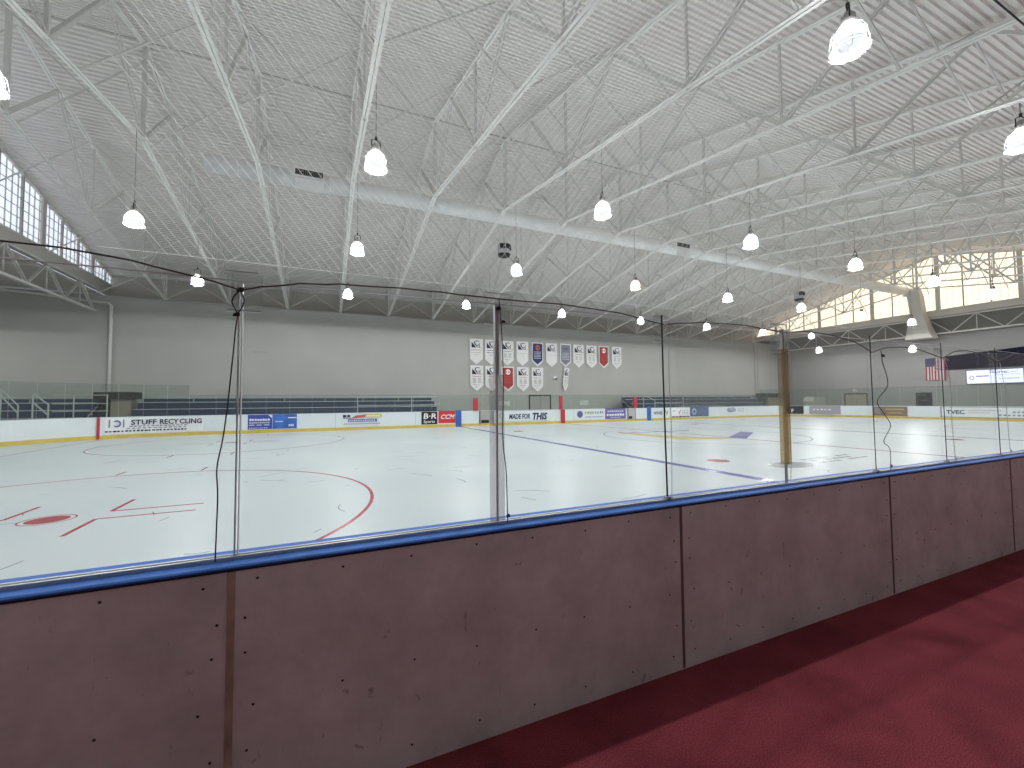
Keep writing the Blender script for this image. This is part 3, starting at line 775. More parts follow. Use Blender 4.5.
# text helper
def text(body, m, parent, loc, size, rot=(math.pi/2,0,0), fit=None, bold=.012, shear=0, align='LEFT', ext=.003, name='lettering'):
    cu = bpy.data.curves.new(name,'FONT'); cu.body = body; cu.size = size; cu.extrude = ext; cu.offset = bold*size; cu.shear = shear
    cu.align_x = align; cu.resolution_u = 2
    cu.materials.append(M[m]); o = bpy.data.objects.new(name,cu); COL.objects.link(o)
    o.parent = parent; o.location = loc; o.rotation_euler = rot
    if fit:
        bpy.context.view_layer.update(); wd = o.dimensions.x
        if wd > 0: o.scale.x = fit/wd
    bpy.context.view_layer.update()
    me = bpy.data.meshes.new_from_object(o.evaluated_get(bpy.context.evaluated_depsgraph_get()))
    q = bpy.data.objects.new(name,me); COL.objects.link(q); q.parent = parent; q.location = loc; q.rotation_euler = rot; q.scale = o.scale
    bpy.data.objects.remove(o)
    return q
def bars(mb, x0, x1, z, h, n, y, d=.004, gap=.35):
    wd = (x1-x0)/n
    for k in range(n):
        r = random.uniform(.7,1)
        mb.box((x0+k*wd,y-d,z),(x0+k*wd+wd*(1-gap)*r,y,z+h*random.uniform(.8,1)))
    return mb
AY = FY-.012
def ad(name, x0, x1, z0, z1, m, lab):
    a = thing(name,(0,0,0),lab,'advert','adverts on the rink boards')
    if m: MB().box((x0,AY,z0),(x1,FY+.01,z1)).build('sign_panel',m,a)
    return a
E_ = AY-.001
a = thing('board_advert',(0,0,0),'white recycling advert with black capital letters on the left far boards','advert','adverts on the rink boards')
def arcpt(l, d=0):   # l metres along the boards left of the point where the curve starts
    t_ = l/RAD; return (RX0+RAD-(RAD+d)*math.sin(t_), RY1-RAD+(RAD+d)*math.cos(t_), t_)
Pc = [(3.75,RY1),(3.4,RY1)]+[arcpt(.3*k)[:2] for k in range(0,12)]
ribbon(Pc[::-1],.006,.03,.24,1.02).build('sign_panel','inkwhite',a)
def onarc(body, xl, w_, z, size, m='ink', bold=.02):
    l = RX0+RAD-xl; 
    mid = l-w_/2
    if mid > 0: px_, py_, t_ = arcpt(mid,-.045)
    else: px_, py_, t_ = RX0+RAD-mid, RY1-.03, 0
    return text(body,m,a,(px_-math.cos(t_)*w_/2,py_-math.sin(t_)*w_/2,z),size,rot=(math.pi/2,0,t_),fit=w_,bold=bold)
onarc('STUFF',.75,1.0,.66,.36); onarc('RECY',1.87,.78,.66,.36); onarc('CLING',2.70,.98,.66,.36)
def barc(l0, l1, z, h, n, m):
    mb = MB(); st = (l0-l1)/n
    for k in range(n):
        x, y, t_ = arcpt(l0-st*k,-.012); x2, y2, _ = arcpt(l0-st*k-st*random.uniform(.5,.8),-.012)
        mb.prism([(x,y),(x2,y2),(x2,y2+.01),(x,y+.01)],'z',z,z+h*random.uniform(.8,1))
    mb.build('small_print',m,a)
barc(2.4,.02,.56,.05,14,'inkgrey'); barc(2.5,.02,.46,.05,12,'inkgrey'); barc(3.3,.02,.32,.08,22,'ink')
for l, nm in ((3.15,'emblem_bracket'),(2.62,'emblem_bracket')):
    x,y,t_ = arcpt(l,-.015); MB().box((x-.025,y-.006,.55),(x+.025,y,.95)).build(nm,'inkgrey',a)
x,y,t_ = arcpt(2.88,-.02); MB().tube([(x+.14*math.cos(q/12*6.283),y-.002,.74+.15*math.sin(q/12*6.283)) for q in range(13)],.03,5,False).build('round_emblem','inkpurple',a)
x,y,t_ = arcpt(3.55,-.03)
tag(MB().prism([(x-.05,y-.03),(x+.05,y+.02),(x+.04,y+.05),(x-.06,y)],'z',0,1.07).build('line_marker','red'),'thin red upright where the goal line meets the left boards','line marker','coloured line marks on the far boards')
M['adblue'] = mat('royal blue sign',(.045,.07,.36),.4); M['adblue2'] = mat('blue sign',(.05,.15,.50),.4,noise=.4,scale=2)
M['adred'] = mat('red sign',(.62,.035,.045),.4); M['adpurple'] = mat('violet sign',(.17,.14,.36),.5); M['adslate'] = mat('slate blue sign',(.10,.15,.27),.5)
M['adgrey'] = mat('grey violet sign',(.33,.32,.36),.5)
a = ad('board_advert',5.84,7.05,.22,1.05,'adblue','royal blue advert with white text lines, left half of the blue pair')
mb = MB(); bars(mb,5.92,6.95,.70,.13,8,E_,gap=.15); bars(mb,5.92,6.95,.56,.07,10,E_); bars(mb,5.9,7.0,.44,.05,3,E_,gap=.05); bars(mb,5.9,6.85,.27,.05,9,E_); mb.build('text_lines','inkwhite',a)
MB().prism([(6.85,1.03),(7.03,1.03),(7.03,.84)],'y',E_-.004,E_).build('corner_mark','inkwhite',a)
a = ad('board_advert',7.07,8.32,.22,1.07,'adblue2','blue advert with a light streak, right half of the blue pair')
mb = MB(); mb.box((7.85,E_-.004,.82),(8.3,E_,.88)).box((7.2,E_-.004,.62),(7.6,E_,.66)); bars(mb,7.9,8.2,.35,.14,3,E_); mb.build('text_lines','inkwhite',a)
a = ad('board_advert',10.6,13.3,.2,1.04,None,'white board advert with a red and gold banner over a blue number box')
mb = MB(); bars(mb,10.85,11.35,.80,.15,2,E_,gap=.1); bars(mb,10.85,11.35,.72,.05,3,E_,gap=.1); mb.build('black_lettering','ink',a)
MB().prism([(11.25,.70),(12.1,.78),(12.3,.97),(11.6,.90)],'y',E_-.005,E_).build('red_script','inkred',a)
MB().box((12.15,E_-.004,.76),(13.15,E_,.98)).build('gold_block','inkyellow',a)
mb = MB(); bars(mb,12.2,13.1,.82,.10,6,E_-.004,gap=.3); mb.build('gold_lettering','inkwhite',a)
MB().box((11.15,E_-.004,.50),(12.85,E_,.68)).build('number_box','adblue',a)
mb = MB(); bars(mb,11.22,12.8,.53,.12,12,E_-.004,gap=.4); mb.build('number_lettering','inkwhite',a)
mb = MB(); bars(mb,10.9,13.1,.35,.08,16,E_); mb.build('small_print','inkgrey',a)
a = ad('board_advert',15.68,16.75,.22,1.06,'black','square black advert with white letters beside the red one')
text('B·R','inkwhite',a,(15.78,E_,.60),.50,fit=.88,bold=.02,shear=.1)
text('Sports','inkwhite',a,(15.82,E_,.32),.26,fit=.75,bold=.012)
a = ad('board_advert',16.83,18.0,.28,1.09,'adred','red advert with slanted white lettering')
text('CCM','inkwhite',a,(16.93,E_,.56),.42,fit=.98,bold=.02,shear=.35)
a = ad('board_advert',21.1,25.2,.24,1.04,'white','long white advert with bold black slogan beside the bench')
text('MADE FOR','ink',a,(22.0,E_,.44),.50,fit=1.7,bold=.035,shear=.15); text('THIS','ink',a,(23.85,E_,.36),.68,fit=1.25,bold=.045,shear=.2)
mb = MB(); mb.tube([(21.45+.17*math.cos(t/12*6.28),E_-.002,.68+.2*math.sin(t/12*6.28)) for t in range(13)],.02,5); mb.build('ring_mark','inkgrey',a)
MB().box((21.1,E_-.003,.24),(25.2,E_,.262)).box((21.1,E_-.003,1.02),(25.2,E_,1.04)).build('thin_border','inkgrey',a)
a = ad('board_advert',27.6,30.4,.22,1.05,'adgrey','pale grey advert with a round navy emblem')
a.children[0].data.materials[0] = M['white']
MB().tube([(28.05,E_-.004,.66),(28.05,E_,.66)],.27,20).build('round_emblem','inkpurple',a)
mb = MB(); bars(mb,28.5,29.9,.68,.20,6,E_,gap=.25); mb.build('olive_lettering','inkgreen',a)
mb = MB(); bars(mb,28.5,30.3,.40,.08,14,E_); bars(mb,29.95,30.35,.70,.2,2,E_); mb.build('small_print','inkpurple',a)
a = ad('board_advert',30.45,32.5,.22,1.09,'adpurple','violet advert with pale lettering')
mb = MB(); bars(mb,30.7,32.3,.80,.12,8,E_); bars(mb,30.6,32.4,.48,.18,7,E_,gap=.15); bars(mb,31.0,32.0,.32,.07,7,E_); mb.build('pale_lettering','inkwhite',a)
a = ad('board_advert',35.3,37.1,.2,1.04,None,'white board advert with dark letters and a green leaf')
text('VIVE','ink',a,(35.45,E_,.50),.36,fit=1.0,bold=.01)
mb = MB(); mb.prism([(36.55,.4),(36.8,.6),(36.85,.95),(36.6,.75)],'y',E_-.004,E_); mb.prism([(36.9,.42),(37.05,.6),(37.0,.85),(36.88,.65)],'y',E_-.004,E_); mb.build('leaf_mark','inkgreen',a)
a = ad('board_advert',37.45,39.6,.34,1.0,'inkwhite','white advert with an orange slash mark and grey text')
mb = MB(); bars(mb,37.6,38.0,.72,.1,2,E_); bars(mb,38.7,39.5,.72,.08,4,E_); bars(mb,38.7,39.5,.54,.08,4,E_); mb.build('text_lines','inkgrey',a)
MB().prism([(38.25,.5),(38.35,.5),(38.6,.85),(38.5,.85)],'y',E_-.004,E_).build('slash_mark','inkred',a)
mb = MB(); bars(mb,37.5,39.6,.21,.1,5,E_,gap=.1); mb.build('black_strip','ink',a)
a = ad('board_advert',39.65,41.95,.24,1.08,'adslate','slate blue advert with a white ring emblem')
MB().tube([(40.15+.2*math.cos(t/14*6.283),E_-.002,.68+.25*math.sin(t/14*6.283)) for t in range(15)],.035,5,False).build('ring_mark','inkwhite',a)
mb = MB(); bars(mb,40.55,41.8,.70,.1,6,E_); bars(mb,40.55,41.8,.5,.1,5,E_); mb.build('text_lines','inkgrey',a)
a = ad('board_advert',44.2,47.4,.2,1.04,None,'white board advert with an outlined blue logo')
MB().tube([(44.9+.55*math.cos(t/14*6.283),E_-.002,.76+.17*math.sin(t/14*6.283)) for t in range(15)],.03,5,False).build('logo_outline','inkpurple',a)
mb = MB(); bars(mb,44.55,45.3,.68,.14,4,E_); mb.build('logo_lettering','inkpurple',a)
mb = MB(); bars(mb,45.8,46.7,.80,.07,4,E_); bars(mb,45.8,46.7,.62,.07,3,E_); mb.build('text_lines','inkgrey',a)
# adverts on the right end boards and the right corner; local frame: x runs along the board
def adr(x, y, rz, L, z0, z1, m, lab):
    a = thing('board_advert',(x,y,0),lab,'advert','adverts on the rink boards',rz)
    MB().box((0,-.012,z0),(L,.012,z1)).build('sign_panel',m,a); return a
def onpath(ang):  # right corner, angle from the far side straight
    return (RX1-RAD+(RAD-.0)*math.sin(math.radians(ang)), RY1-RAD+(RAD-.0)*math.cos(math.radians(ang)))
xa_, ya_ = onpath(27); xb_, yb_ = onpath(43); 
a = adr(xa_,ya_,math.atan2(yb_-ya_,xb_-xa_),math.hypot(xb_-xa_,yb_-ya_)-.05,.28,1.05,'black','black advert with small white figure in the right corner')
text('F','inkwhite',a,(.5,-.016,.42),.5,bold=.02)
xa_, ya_ = onpath(47); xb_, yb_ = onpath(71)
a = adr(xa_,ya_,math.atan2(yb_-ya_,xb_-xa_),math.hypot(xb_-xa_,yb_-ya_)-.05,.28,1.05,'adgrey','grey violet advert behind the tan strip in the right corner')
mb = MB(); bars(mb,.3,1.8,.65,.12,5,-.013); mb.build('text_lines','inkwhite',a)
EX = RX1+.018
a = adr(EX,19.3,-math.pi/2,2.5,.2,1.02,'tan','brown advert with yellow lettering on the right end boards')
mb = MB(); bars(mb,1.0,2.3,.72,.12,9,-.013,gap=.2); bars(mb,1.2,2.2,.42,.1,6,-.013); mb.build('yellow_lettering','inkyellow',a)
MB().box((.15,-.02,.35),(.6,-.012,.85)).build('crest','inkgrey',a)
a = adr(EX,14.7,-math.pi/2,7.2,.2,1.04,'adgrey','long pale advert with brown border and black letters on the right end boards')
a.children[0].data.materials[0] = M['white']
text('TVEC','ink',a,(.35,-.014,.48),.42,fit=1.05,bold=.03)
MB().box((0,-.018,.2),(7.2,-.012,.25)).box((0,-.018,1.0),(7.2,-.012,1.04)).box((0,-.018,.2),(.07,-.012,1.04)).build('brown_border','tan',a)
mb = MB(); bars(mb,1.6,3.4,.72,.07,12,-.013); bars(mb,1.6,2.8,.55,.07,9,-.013); mb.build('small_print','inkred',a)
mb = MB(); bars(mb,3.9,5.4,.62,.12,7,-.013); bars(mb,3.2,6.4,.38,.12,14,-.013); mb.build('dark_print','inkgrey',a)

# ------------------------------------------------------------------ back wall things
# lettering on the bench area wall
for body, x0, wd, lab in (('HOME',24.1,1.28,'white HOME lettering on the grey back wall'),('GUEST',32.95,1.05,'white GUEST lettering on the grey back wall')):
    t_ = thing('wall_lettering',(0,0,0),lab,'lettering','bench names on the back wall')
    text(body,'inkwhite',t_,(x0,W-.01,1.34),.56,fit=wd,bold=.04)
# door in back wall
dr = bpy.data.objects.new('door_1',None); COL.objects.link(dr); dr['kind'] = 'structure'
MB().box((27.3,W-.05,CZ),(27.42,W,2.3)).box((29.55,W-.05,CZ),(29.67,W,2.3)).box((27.3,W-.05,2.2),(29.67,W,2.32)).build('door_frame','dark',dr)
MB().box((27.42,W-.03,CZ),(28.46,W,2.2)).build('door_leaf','dsteel',dr); MB().box((28.52,W-.03,CZ),(29.55,W,2.2)).build('door_leaf','dsteel',dr)
MB().box((28.46,W-.045,CZ),(28.52,W,2.2)).build('center_post','beige',dr)
dr = bpy.data.objects.new('door_2',None); COL.objects.link(dr); dr['kind'] = 'structure'
XW = XR+.9
MB().box((XW-.05,23.5,CZ),(XW,23.6,2.3)).box((XW-.05,25.6,CZ),(XW,25.7,2.3)).box((XW-.05,23.5,2.2),(XW,25.7,2.32)).build('door_frame','dark',dr)
MB().box((XW-.03,23.6,CZ),(XW,24.57,2.2)).build('door_leaf','beige',dr); MB().box((XW-.03,24.63,CZ),(XW,25.6,2.2)).build('door_leaf','beige',dr)
tag(MB().box((XW-.08,24.4,2.5),(XW-.01,24.85,2.75)).build('exit_sign','dsteel'),'small exit box above the beige double door','sign')
o = thing('menu_board',(XW-.06,18.3,0),'black square board with faint lines on the right wall','board')
MB().box((0,-.05,.95),(.05,1.15,2.28)).build('panel','black',o)
mb = MB(); mb.box((-.004,.75,2.02),(0,.95,2.08)).box((-.004,.4,2.02),(0,.65,2.06)).box((-.004,.3,1.5),(0,.8,1.55)); mb.build('chalk_lines','inkgrey',o)
# flag, hung with vertical stripes
fl = thing('flag',(XR+.80,18.6,5.55),'striped flag with dark blue starred corner hanging on the right wall','flag',rz=-math.pi/2)
FW, FH = 1.42, 2.12
def fy(x, z): return .05*math.sin(x*9+z*.6)*(.3+.7*abs(z)/FH) - .0
def cloth(x0, x1, z0, z1, nx=8, nz=10, off=0, th=.006, f=fy):
    mb = MB(); A = []
    for s in (0,1):
        for j in range(nz+1):
            for i in range(nx+1):
                x = x0+(x1-x0)*i/nx; z = z0+(z1-z0)*j/nz; mb.v.append((x, f(x,z)+off+s*th, z))
    K = (nx+1)*(nz+1)
    for j in range(nz):
        for i in range(nx):
            a = j*(nx+1)+i; q = (a,a+1,a+nx+2,a+nx+1); mb.f += [q, tuple(K+t for t in q[::-1])]
    for i in range(nx):
        mb.f += [(i,K+i,K+i+1,i+1),(nz*(nx+1)+i+1,K+nz*(nx+1)+i+1,K+nz*(nx+1)+i,nz*(nx+1)+i)]
    for j in range(nz):
        a = j*(nx+1); b = a+nx; mb.f += [(a,a+nx+1,K+a+nx+1,K+a),(b,K+b,K+b+nx+1,b+nx+1)]
    return mb
M['fred'] = mat('flag red',(.26,.03,.05),.8); M['fwhite'] = mat('flag white',(.50,.46,.46),.8); M['fblue'] = mat('flag blue',(.02,.025,.07),.8)
for k in range(13):
    cloth(k*FW/13,(k+1)*FW/13,-FH,0 if k > 6 else -FH*.38,3,12).build('stripe','fred' if k % 2 == 0 else 'fwhite',fl)
cloth(0,FW*7/13,-FH*.38,0,12,8).build('canton','fblue',fl)
mb = MB()
for r in range(9):
    for c in range(6 if r % 2 == 0 else 5):
        x = .06+(c+(0 if r % 2 == 0 else .5))*.125; z = -.08-r*.083; yv = fy(x,z)-.002
        mb.prism([(x+.022*(1 if q % 2 == 0 else .42)*math.sin(q*math.pi/5), z+.022*(1 if q % 2 == 0 else .42)*math.cos(q*math.pi/5)) for q in range(10)],'y',yv-.002,yv)
mb.build('stars','fwhite',fl)
MB().tube([(-.05,0,.01),(FW+.05,0,.01)],.012,6).build('flag_rod','alug',fl)
# navy banner strip and lit screen
M['curtain'] = mat('very dark navy panel',(.010,.010,.022),.9,spec=.1)
o = thing('wall_curtain',(XW-.12,0,0),'long navy panel high on the right wall above the lit screen','panel')
mb = MB(); mb.prism([(17.15,4.36),(17.15,5.62),(12.0,5.98),(6.5,6.1),(6.5,4.4),(12.0,4.36)],'x',-.04,.04); mb.build('panel','curtain',o)
mb = MB()
for y in (15.0,12.6,10.2,7.8): mb.box((-.05,y,4.4),(-.04,y+.03,5.7))
mb.build('panel_seams','black',o)
o = thing('led_screen',(XR+.75,15.75,3.0),'long bluish white lit screen on the right wall','screen',rz=-math.pi/2)
MB().box((-.06,.0,-.06),(3.45,.14,1.22)).build('screen_case','navy',o)
MB().box((0,-.012,0),(3.38,.0,1.16)).build('screen_face','lit',o)
MB().tube([(.32+.13*math.cos(t/14*6.283),-.016,.52+.16*math.sin(t/14*6.283)) for t in range(15)],.03,5,False).build('ring_logo','inkred',o)
mb = MB(); bars(mb,.58,1.45,.58,.13,9,-.014,gap=.15); mb.build('screen_text','inkpurple',o)
text('TVEC','ink',o,(1.95,-.016,.84),.26,fit=.62,bold=.02)
mb = MB(); bars(mb,2.65,3.1,.92,.05,3,-.014,gap=.1); mb.box((1.85,-.016,.70),(3.2,-.013,.725)); bars(mb,2.0,3.2,.34,.08,8,-.014); mb.build('screen_text','inkgrey',o)
MB().box((1.49,-.02,0),(1.52,-.01,1.16)).box((1.72,-.02,0),(1.74,-.01,1.16)).build('screen_joint','adgrey',o)

# championship banners
def make_banner(kind):
    mats = {'w':'cloth','n':'clothnavy','g':'clothgrey','r':'clothred'}
    root = thing('wall_banner',(0,0,0),'x','banner','banners in two rows on the back wall')
    H1, H2, hw = 1.78, 2.28, .61
    def by(x,z): return .025*math.sin(x*5+z*1.3)
    mb = MB()
    nx, nz = 6, 8; th = .01
    for s in (0,1):
        for j in range(nz+1):
            for i in range(nx+1):
                x = -hw+2*hw*i/nx; zz = -(H1+(H2-H1)*(1-abs(x)/hw))*j/nz; mb.v.append((x,by(x,zz)+s*th,zz))
    K = (nx+1)*(nz+1)
    for j in range(nz):
        for i in range(nx):
            a = j*(nx+1)+i; q = (a,a+1,a+nx+2,a+nx+1); mb.f += [q,tuple(K+t for t in q[::-1])]
    for i in range(nx): mb.f += [(i,K+i,K+i+1,i+1),(nz*(nx+1)+i+1,K+nz*(nx+1)+i+1,K+nz*(nx+1)+i,nz*(nx+1)+i)]
    for j in range(nz):
        a = j*(nx+1); b = a+nx; mb.f += [(a,a+nx+1,K+a+nx+1,K+a),(b,K+b,K+b+nx+1,b+nx+1)]
    mb.build('banner_cloth','cloth' if kind in 'wrn' else 'cloth',root)
    yf = -.034
    if kind in 'rng':
        MB().prism([(-.50,-.12),(.50,-.12),(.50,-1.70),(0,-2.10),(-.50,-1.70)],'y',yf,-.024).build('colour_field',mats[kind],root)
        MB().tube([(0,yf-.004,-.5),(0,yf,-.5)],.25,18).build('round_crest','inkwhite' if kind == 'r' else 'inkred' if kind == 'n' else 'inkgrey',root)
        mb = MB(); bars(mb,-.25,.25,-.55,.1,2,yf-.004)
        mb.build('crest_band','ink',root)
        mb = MB()
        for z in (-.95,-1.1,-1.25,-1.4,-1.55): bars(mb,-.38,.38,z,.07,5,yf)
        mb.build('lettering_lines','inkwhite' if kind != 'r' else 'inkred',root)
        if kind == 'r': root.children[-1].data.materials[0] = M['cloth']
    else:
        MB().prism([(-.46,-.28),(-.46,-.78),(-.02,-.78)],'y',yf,-.026).build('triangle_emblem','ink',root)
        mb = MB(); mb.tube([(.05+.26*math.cos(t/14*5.5+.8),yf-.002,-.38+.2*math.sin(t/14*5.5+.8)) for t in range(15)],.028,5)
        mb.tube([(-.2,yf,-.2),(-.1,yf,-.45),(.05,yf,-.72),(.3,yf,-.75),(.25,yf,-.55)],.03,5); mb.build('script_emblem','ink',root)
        MB().box((.42,yf,-.8),(.48,-.026,-.74)).build('dot_mark','ink',root)
    return root
def lines(root, style):
    yf = -.034; mb = MB()
    if style == 0: bars(mb,-.5,.5,-1.02,.06,7,yf,gap=.1); mb.build('lettering_lines','inkred',root); mb = MB(); bars(mb,-.45,.45,-1.25,.05,6,yf); bars(mb,-.2,.2,-1.4,.04,2,yf); mb.build('lettering_lines','inkgrey',root)
    elif style == 1: bars(mb,-.48,.48,-1.0,.05,8,yf,gap=.1); bars(mb,-.48,.48,-1.2,.05,7,yf,gap=.1); bars(mb,-.15,.2,-1.42,.05,2,yf); mb.build('lettering_lines','ink',root)
    elif style == 2:
        bars(mb,-.4,.4,-1.0,.05,5,yf,gap=.1); mb.build('lettering_lines','inkred',root); mb = MB()
        for z in (-1.18,-1.27,-1.36,-1.45,-1.54): bars(mb,-.38,-.08,z,.04,3,yf,gap=.2); bars(mb,.08,.38,z,.04,3,yf,gap=.2)
        bars(mb,-.3,.3,-1.75,.05,3,yf); bars(mb,-.1,.1,-1.95,.05,1,yf); mb.build('lettering_lines','inkgrey',root)
    else: bars(mb,-.4,.4,-1.15,.03,5,yf,gap=.4); bars(mb,-.1,.1,-1.35,.03,2,yf); mb.build('lettering_lines','inkgrey',root)
protos = {}
cols = {'w':'white','n':'navy','g':'grey violet','r':'red'}
def place_banner(kind, style, x, z, lab):
    key = (kind,style)
    if key not in protos:
        r = make_banner(kind)
        if kind == 'w': lines(r, style)
        protos[key] = r
    else: r = copy_tree(protos[key])
    r.location = (x,W-.12,z); r.rotation_euler.y = random.uniform(-.012,.012); r['label'] = lab
    return r
bx = [22.1,23.54,25.12,26.64,28.22,29.74,31.31,32.81,34.35,35.82,37.46]
kinds = ['w0','w1','w2','w3','n0','w3','g0','w2','w2','r0','w2']
for i, (x, kd) in enumerate(zip(bx,kinds)):
    place_banner(kd[0],int(kd[1]),x,7.30-.012*(i%3),'%s pennant banner, %s from the left in the upper row' % (cols[kd[0]],ORD[i]))
for i, (x, kd) in enumerate(zip([22.15,23.55,25.13,26.66,28.2],['w2','w2','r0','w2','w2'])):
    place_banner(kd[0],int(kd[1]),x,4.93-.01*i,'%s pennant banner, %s from the left in the lower row' % (cols[kd[0]],ORD[i]))
o = place_banner('w',2,31.45,4.95,'white pennant banner twisted and folded narrow, alone at the right of the lower row'); o.scale.x = .55; o.rotation_euler.z = .2; o.rotation_euler.y = .13
o = thing('security_camera',(30.1,W-.02,3.95),'small white camera with black lens on the back wall beside the lower banners','camera')
MB().tube([(0,0,0),(0,-.16,0)],.14,12).build('camera_body','inkwhite',o); MB().tube([(.03,-.16,-.08),(.04,-.24,-.12)],.085,10).build('camera_lens','black',o)
# pipe on the back wall
p_ = thing('wall_pipe',(0,0,0),'white pipe running down the left end of the back wall','pipe')
MB().tube([(-2.93,W-.12,.2),(-2.93,W-.12,8.15),(-3.1,W-.12,8.27),(-6.9,W-.12,8.62),(-14.8,W-.12,9.0)],.095,10).build('pipe_run','steel',p_,smooth=True)
mb = MB()
for z in (1.5,3.5,5.5,7.5): mb.box((-3.06,W-.14,z),(-2.80,W,z+.06))
mb.build('pipe_clamps','dsteel',p_)
p_ = thing('wall_conduit',(0,0,0),'thin grey conduit near the right end of the back wall','pipe')
MB().tube([(58.6,W-.06,0),(58.6,W-.06,8.5)],.05,8).tube([(59.1,W-.06,0),(59.1,W-.06,8.3)],.04,8).build('conduit_run','dsteel',p_)
tag(MB().box((5.0,W-.03,5.35),(6.0,W,5.5)).build('wall_plate','dsteel'),'small grey plate on the back wall right of the looped rope','plate')

# hanging loudspeakers
def speaker(x,y,z,lab):
    o = thing('speaker_cluster',(x,y,z),lab,'loudspeaker','speaker clusters under the roof')
    MB().tube([(0,0,-.28),(0,0,.28)],.34,14).build('speaker_body','alug',o)
    MB().tube([(0,0,-.40),(0,0,-.28)],[.30,.36],14).build('bottom_horn','black',o)
    for a in (-2.2,-1.2,-.2): 
        c, s = math.cos(a), math.sin(a)
        MB().bar((.26*c,.26*s,.1),(.38*c,.38*s,.1),.28,.26).build('side_horn','black',o)
    MB().tube([(0,0,.28),(0,0,zbot(y)-z+.1 if zbot(y) > z+.3 else ztop(y)-z)],.012,5).build('hanging_rod','dsteel',o)
speaker(18.9,19.1,10.2,'black and grey speaker cluster hanging near the middle of the ice')
speaker(44.0,18.6,9.9,'small black speaker cluster hanging toward the right end')

# ------------------------------------------------------------------ bleachers
def bleacher(x0, x1, lab, rows_=4, split=None):
    o = thing('bleacher',(0,0,0),lab,'bleacher','bleachers along the back wall')
    y0 = 29.0
    for k in range(rows_):
        y = y0+k*.78; z = .50+k*.43
        MB().box((x0,y,z),(x1,y+.26,z+.045)).build('seat_plank','alu',o)
        MB().box((x0,y+.30,z-.28),(x1,y+.72,z-.24)).build('foot_plank','alu',o)
        MB().box((x0,y+.02,CZ if k == 0 else z-.38),(x1,y+.05,z-.01)).build('riser_panel','navy',o)
    MB().box((x0,y0+rows_*.78,CZ),(x1,y0+rows_*.78+.04,2.05)).build('back_panel','navy',o)
    n = max(2,int((x1-x0)/2.4)+1)
    for i in range(n):
        x = x0+.03+(x1-x0-.06)*i/(n-1)
        MB().bar((x,y0,.0),(x,y0+rows_*.78,.5+(rows_-1)*.43),.05,.06).bar((x,y0+rows_*.78-.02,CZ),(x,y0+rows_*.78-.02,2.15),.05,.05).bar((x,y0+.1,CZ),(x,y0+.1,.5),.05,.05).build('support_frame','dsteel',o)
    MB().tube([(x0,y0+rows_*.78,2.16),(x1,y0+rows_*.78,2.16)],.022,6).build('back_rail','alu',o)
    return o
bleacher(-12.5,-2.95,'blue and silver bleacher at the far left behind the curved boards')
bleacher(-.9,17.9,'long blue and silver bleacher between the dark booth and the black advert')
bleacher(37.2,56.3,'blue and silver bleacher right of the benches on the far side')
def rail(name, segs, r, lab, grp):
    o = thing(name,(0,0,0),lab,'railing',grp)
    for nm, pts in segs: MB().tube(pts,r,6).build(nm,'alu',o)
    return o
yr = 28.85
rail('stair_rail',[('top_rail',[(-5.75,yr,2.55),(-5.08,yr,1.68)]),('mid_rail',[(-5.75,yr,2.2),(-5.1,yr,1.30)]),('rail_post',[(-5.08,yr,CZ),(-5.08,yr,1.68)]),('rail_post',[(-5.75,yr,CZ),(-5.75,yr,2.55)])],.035,
     'bright sloping stair rail at the left edge of the bleachers','stair rails of the left bleachers')
rail('stair_rail',[('top_rail',[(-4.52,yr,2.32),(-3.88,yr,1.70)]),('mid_rail',[(-4.52,yr,1.85),(-3.9,yr,1.15)]),('rail_post',[(-3.9,yr,CZ),(-3.9,yr,1.70)]),('rail_post',[(-4.52,yr,CZ),(-4.52,yr,2.32)])],.04,
     'sloping stair rail just left of the level guard rail','stair rails of the left bleachers')
yr = 28.97
rail('guard_rail',[('top_rail',[(-3.8,yr,2.22),(-1.45,yr,2.24)]),('mid_rail',[(-3.8,yr,1.76),(-1.45,yr,1.76)]),('low_rail',[(-3.8,yr,1.34),(-1.45,yr,1.34)]),
     ('rail_post',[(-2.92,yr,CZ),(-2.92,yr,2.23)]),('rail_post',[(-1.5,yr,CZ),(-1.5,yr,2.23)])],.032,'level guard rail with two posts left of the dark booth','guard rails on the far side')
y2 = 28.7
rail('guard_rail',[('top_rail',[(11.9,y2,2.05),(17.6,y2,2.1)]),('mid_rail',[(11.9,y2,1.5),(17.6,y2,1.5)]),('rail_post',[(11.9,y2,CZ),(11.9,y2,2.05)]),('rail_post',[(15.6,y2,CZ),(15.6,y2,2.1)]),('rail_post',[(17.6,y2,CZ),(17.6,y2,2.1)])],.03,
     'guard rail in front of the long bleacher near the black advert','guard rails on the far side')
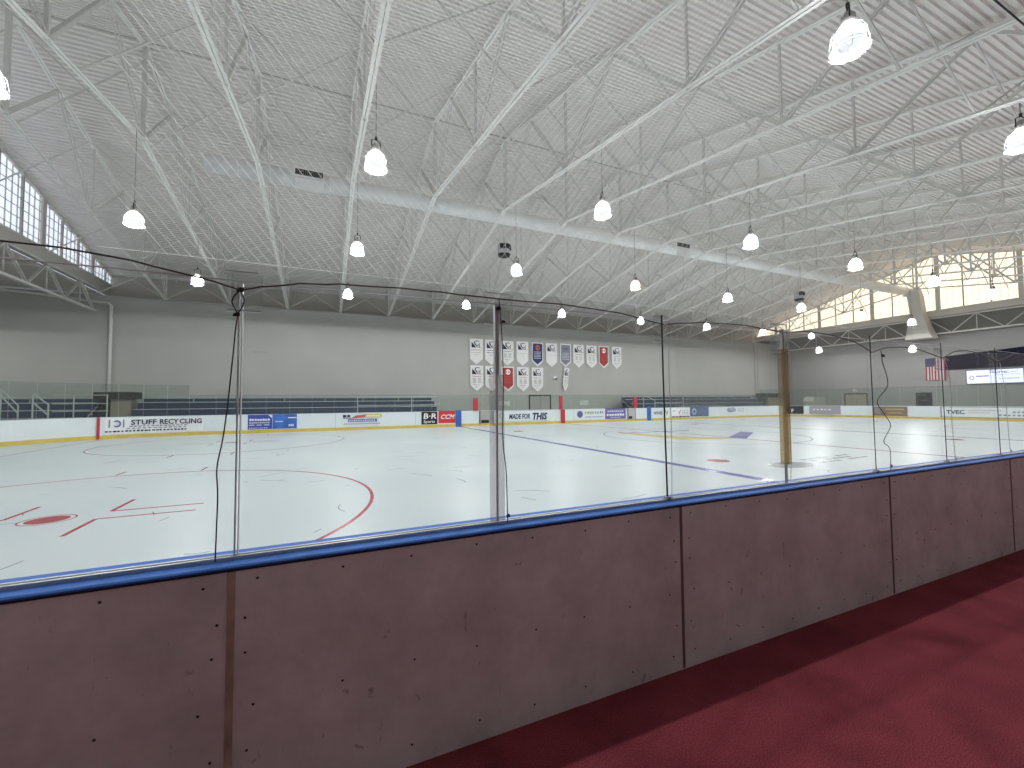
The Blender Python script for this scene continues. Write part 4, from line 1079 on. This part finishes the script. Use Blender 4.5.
rail('guard_rail',[('top_rail',[(37.0,y2,2.2),(38.4,y2,1.75)]),('rail_post',[(37.0,y2,CZ),(37.0,y2,2.2)]),('rail_post',[(38.4,y2,CZ),(38.4,y2,1.75)]),('mid_rail',[(38.4,y2,1.5),(42.0,y2,1.5)]),('rail_post',[(42.0,y2,CZ),(42.0,y2,2.0)])],.03,
     'guard rail in front of the right bleacher beside the benches','guard rails on the far side')
# booths
def booth(x0,x1,y,lab):
    o = thing('booth',(0,0,0),lab,'booth','dark topped booths beside the bleachers')
    MB().box((x0,y,2.02),(x1,y+1.2,2.46)).build('booth_header','dark',o)
    MB().box((x0+.10,y+.5,CZ),(x0+.75,y+1.1,2.02)).build('dark_side','dark',o)
    MB().box((x0+.75,y+.2,CZ),(x1-.25,y+1.0,2.02)).build('beige_front','beige',o)
    MB().box((x0+.3,y+.1,2.46),(x1-.3,y+1.0,2.50)).build('roof_edge','dsteel',o)
    return o
booth(-2.93,-.98,31.1,'dark topped beige booth between the two left bleachers')
o = booth(58.2,62.3,31.6,'dark boxes standing in for an opening in the right corner behind the bleacher');  # dark boxes stand in for an opening in the back wall
o = thing('equipment_cart',(57.6,25.9,CZ),'dark grey rounded equipment cart behind the right corner boards','cart')
MB().prism([(0,.3),(2.3,.3),(2.3,1.7),(2.1,2.05),(.3,2.05),(0,1.6)],'y',0,1.0).build('cart_body','dsteel',o)
for x in (.3,2.0): 
    for y in (.05,.95): MB().tube([(x,y-.04,.15),(x,y+.04,.15)],.15,12).build('wheel','black',o)

# strip lights on the viewer's side of the boards
for k, x in enumerate((4.5,10.5,16.5,22.5)):
    o = thing('strip_light',(x,-3.2,3.35),'strip light hanging over the carpeted aisle, %s from the left' % ORD[k],'ceiling light','strip lights over the aisle')
    MB().box((-.7,-.10,0),(.7,.10,.06)).build('light_housing','steel',o)
    MB().box((-.66,-.08,-.03),(.66,.08,0)).build('diffuser','strip',o)
    MB().tube([(-.5,0,.06),(-.5,0,zbot(-3.2)-3.35)],.006,5).tube([(.5,0,.06),(.5,0,zbot(-3.2)-3.35)],.006,5).build('hanging_wire','dsteel',o)
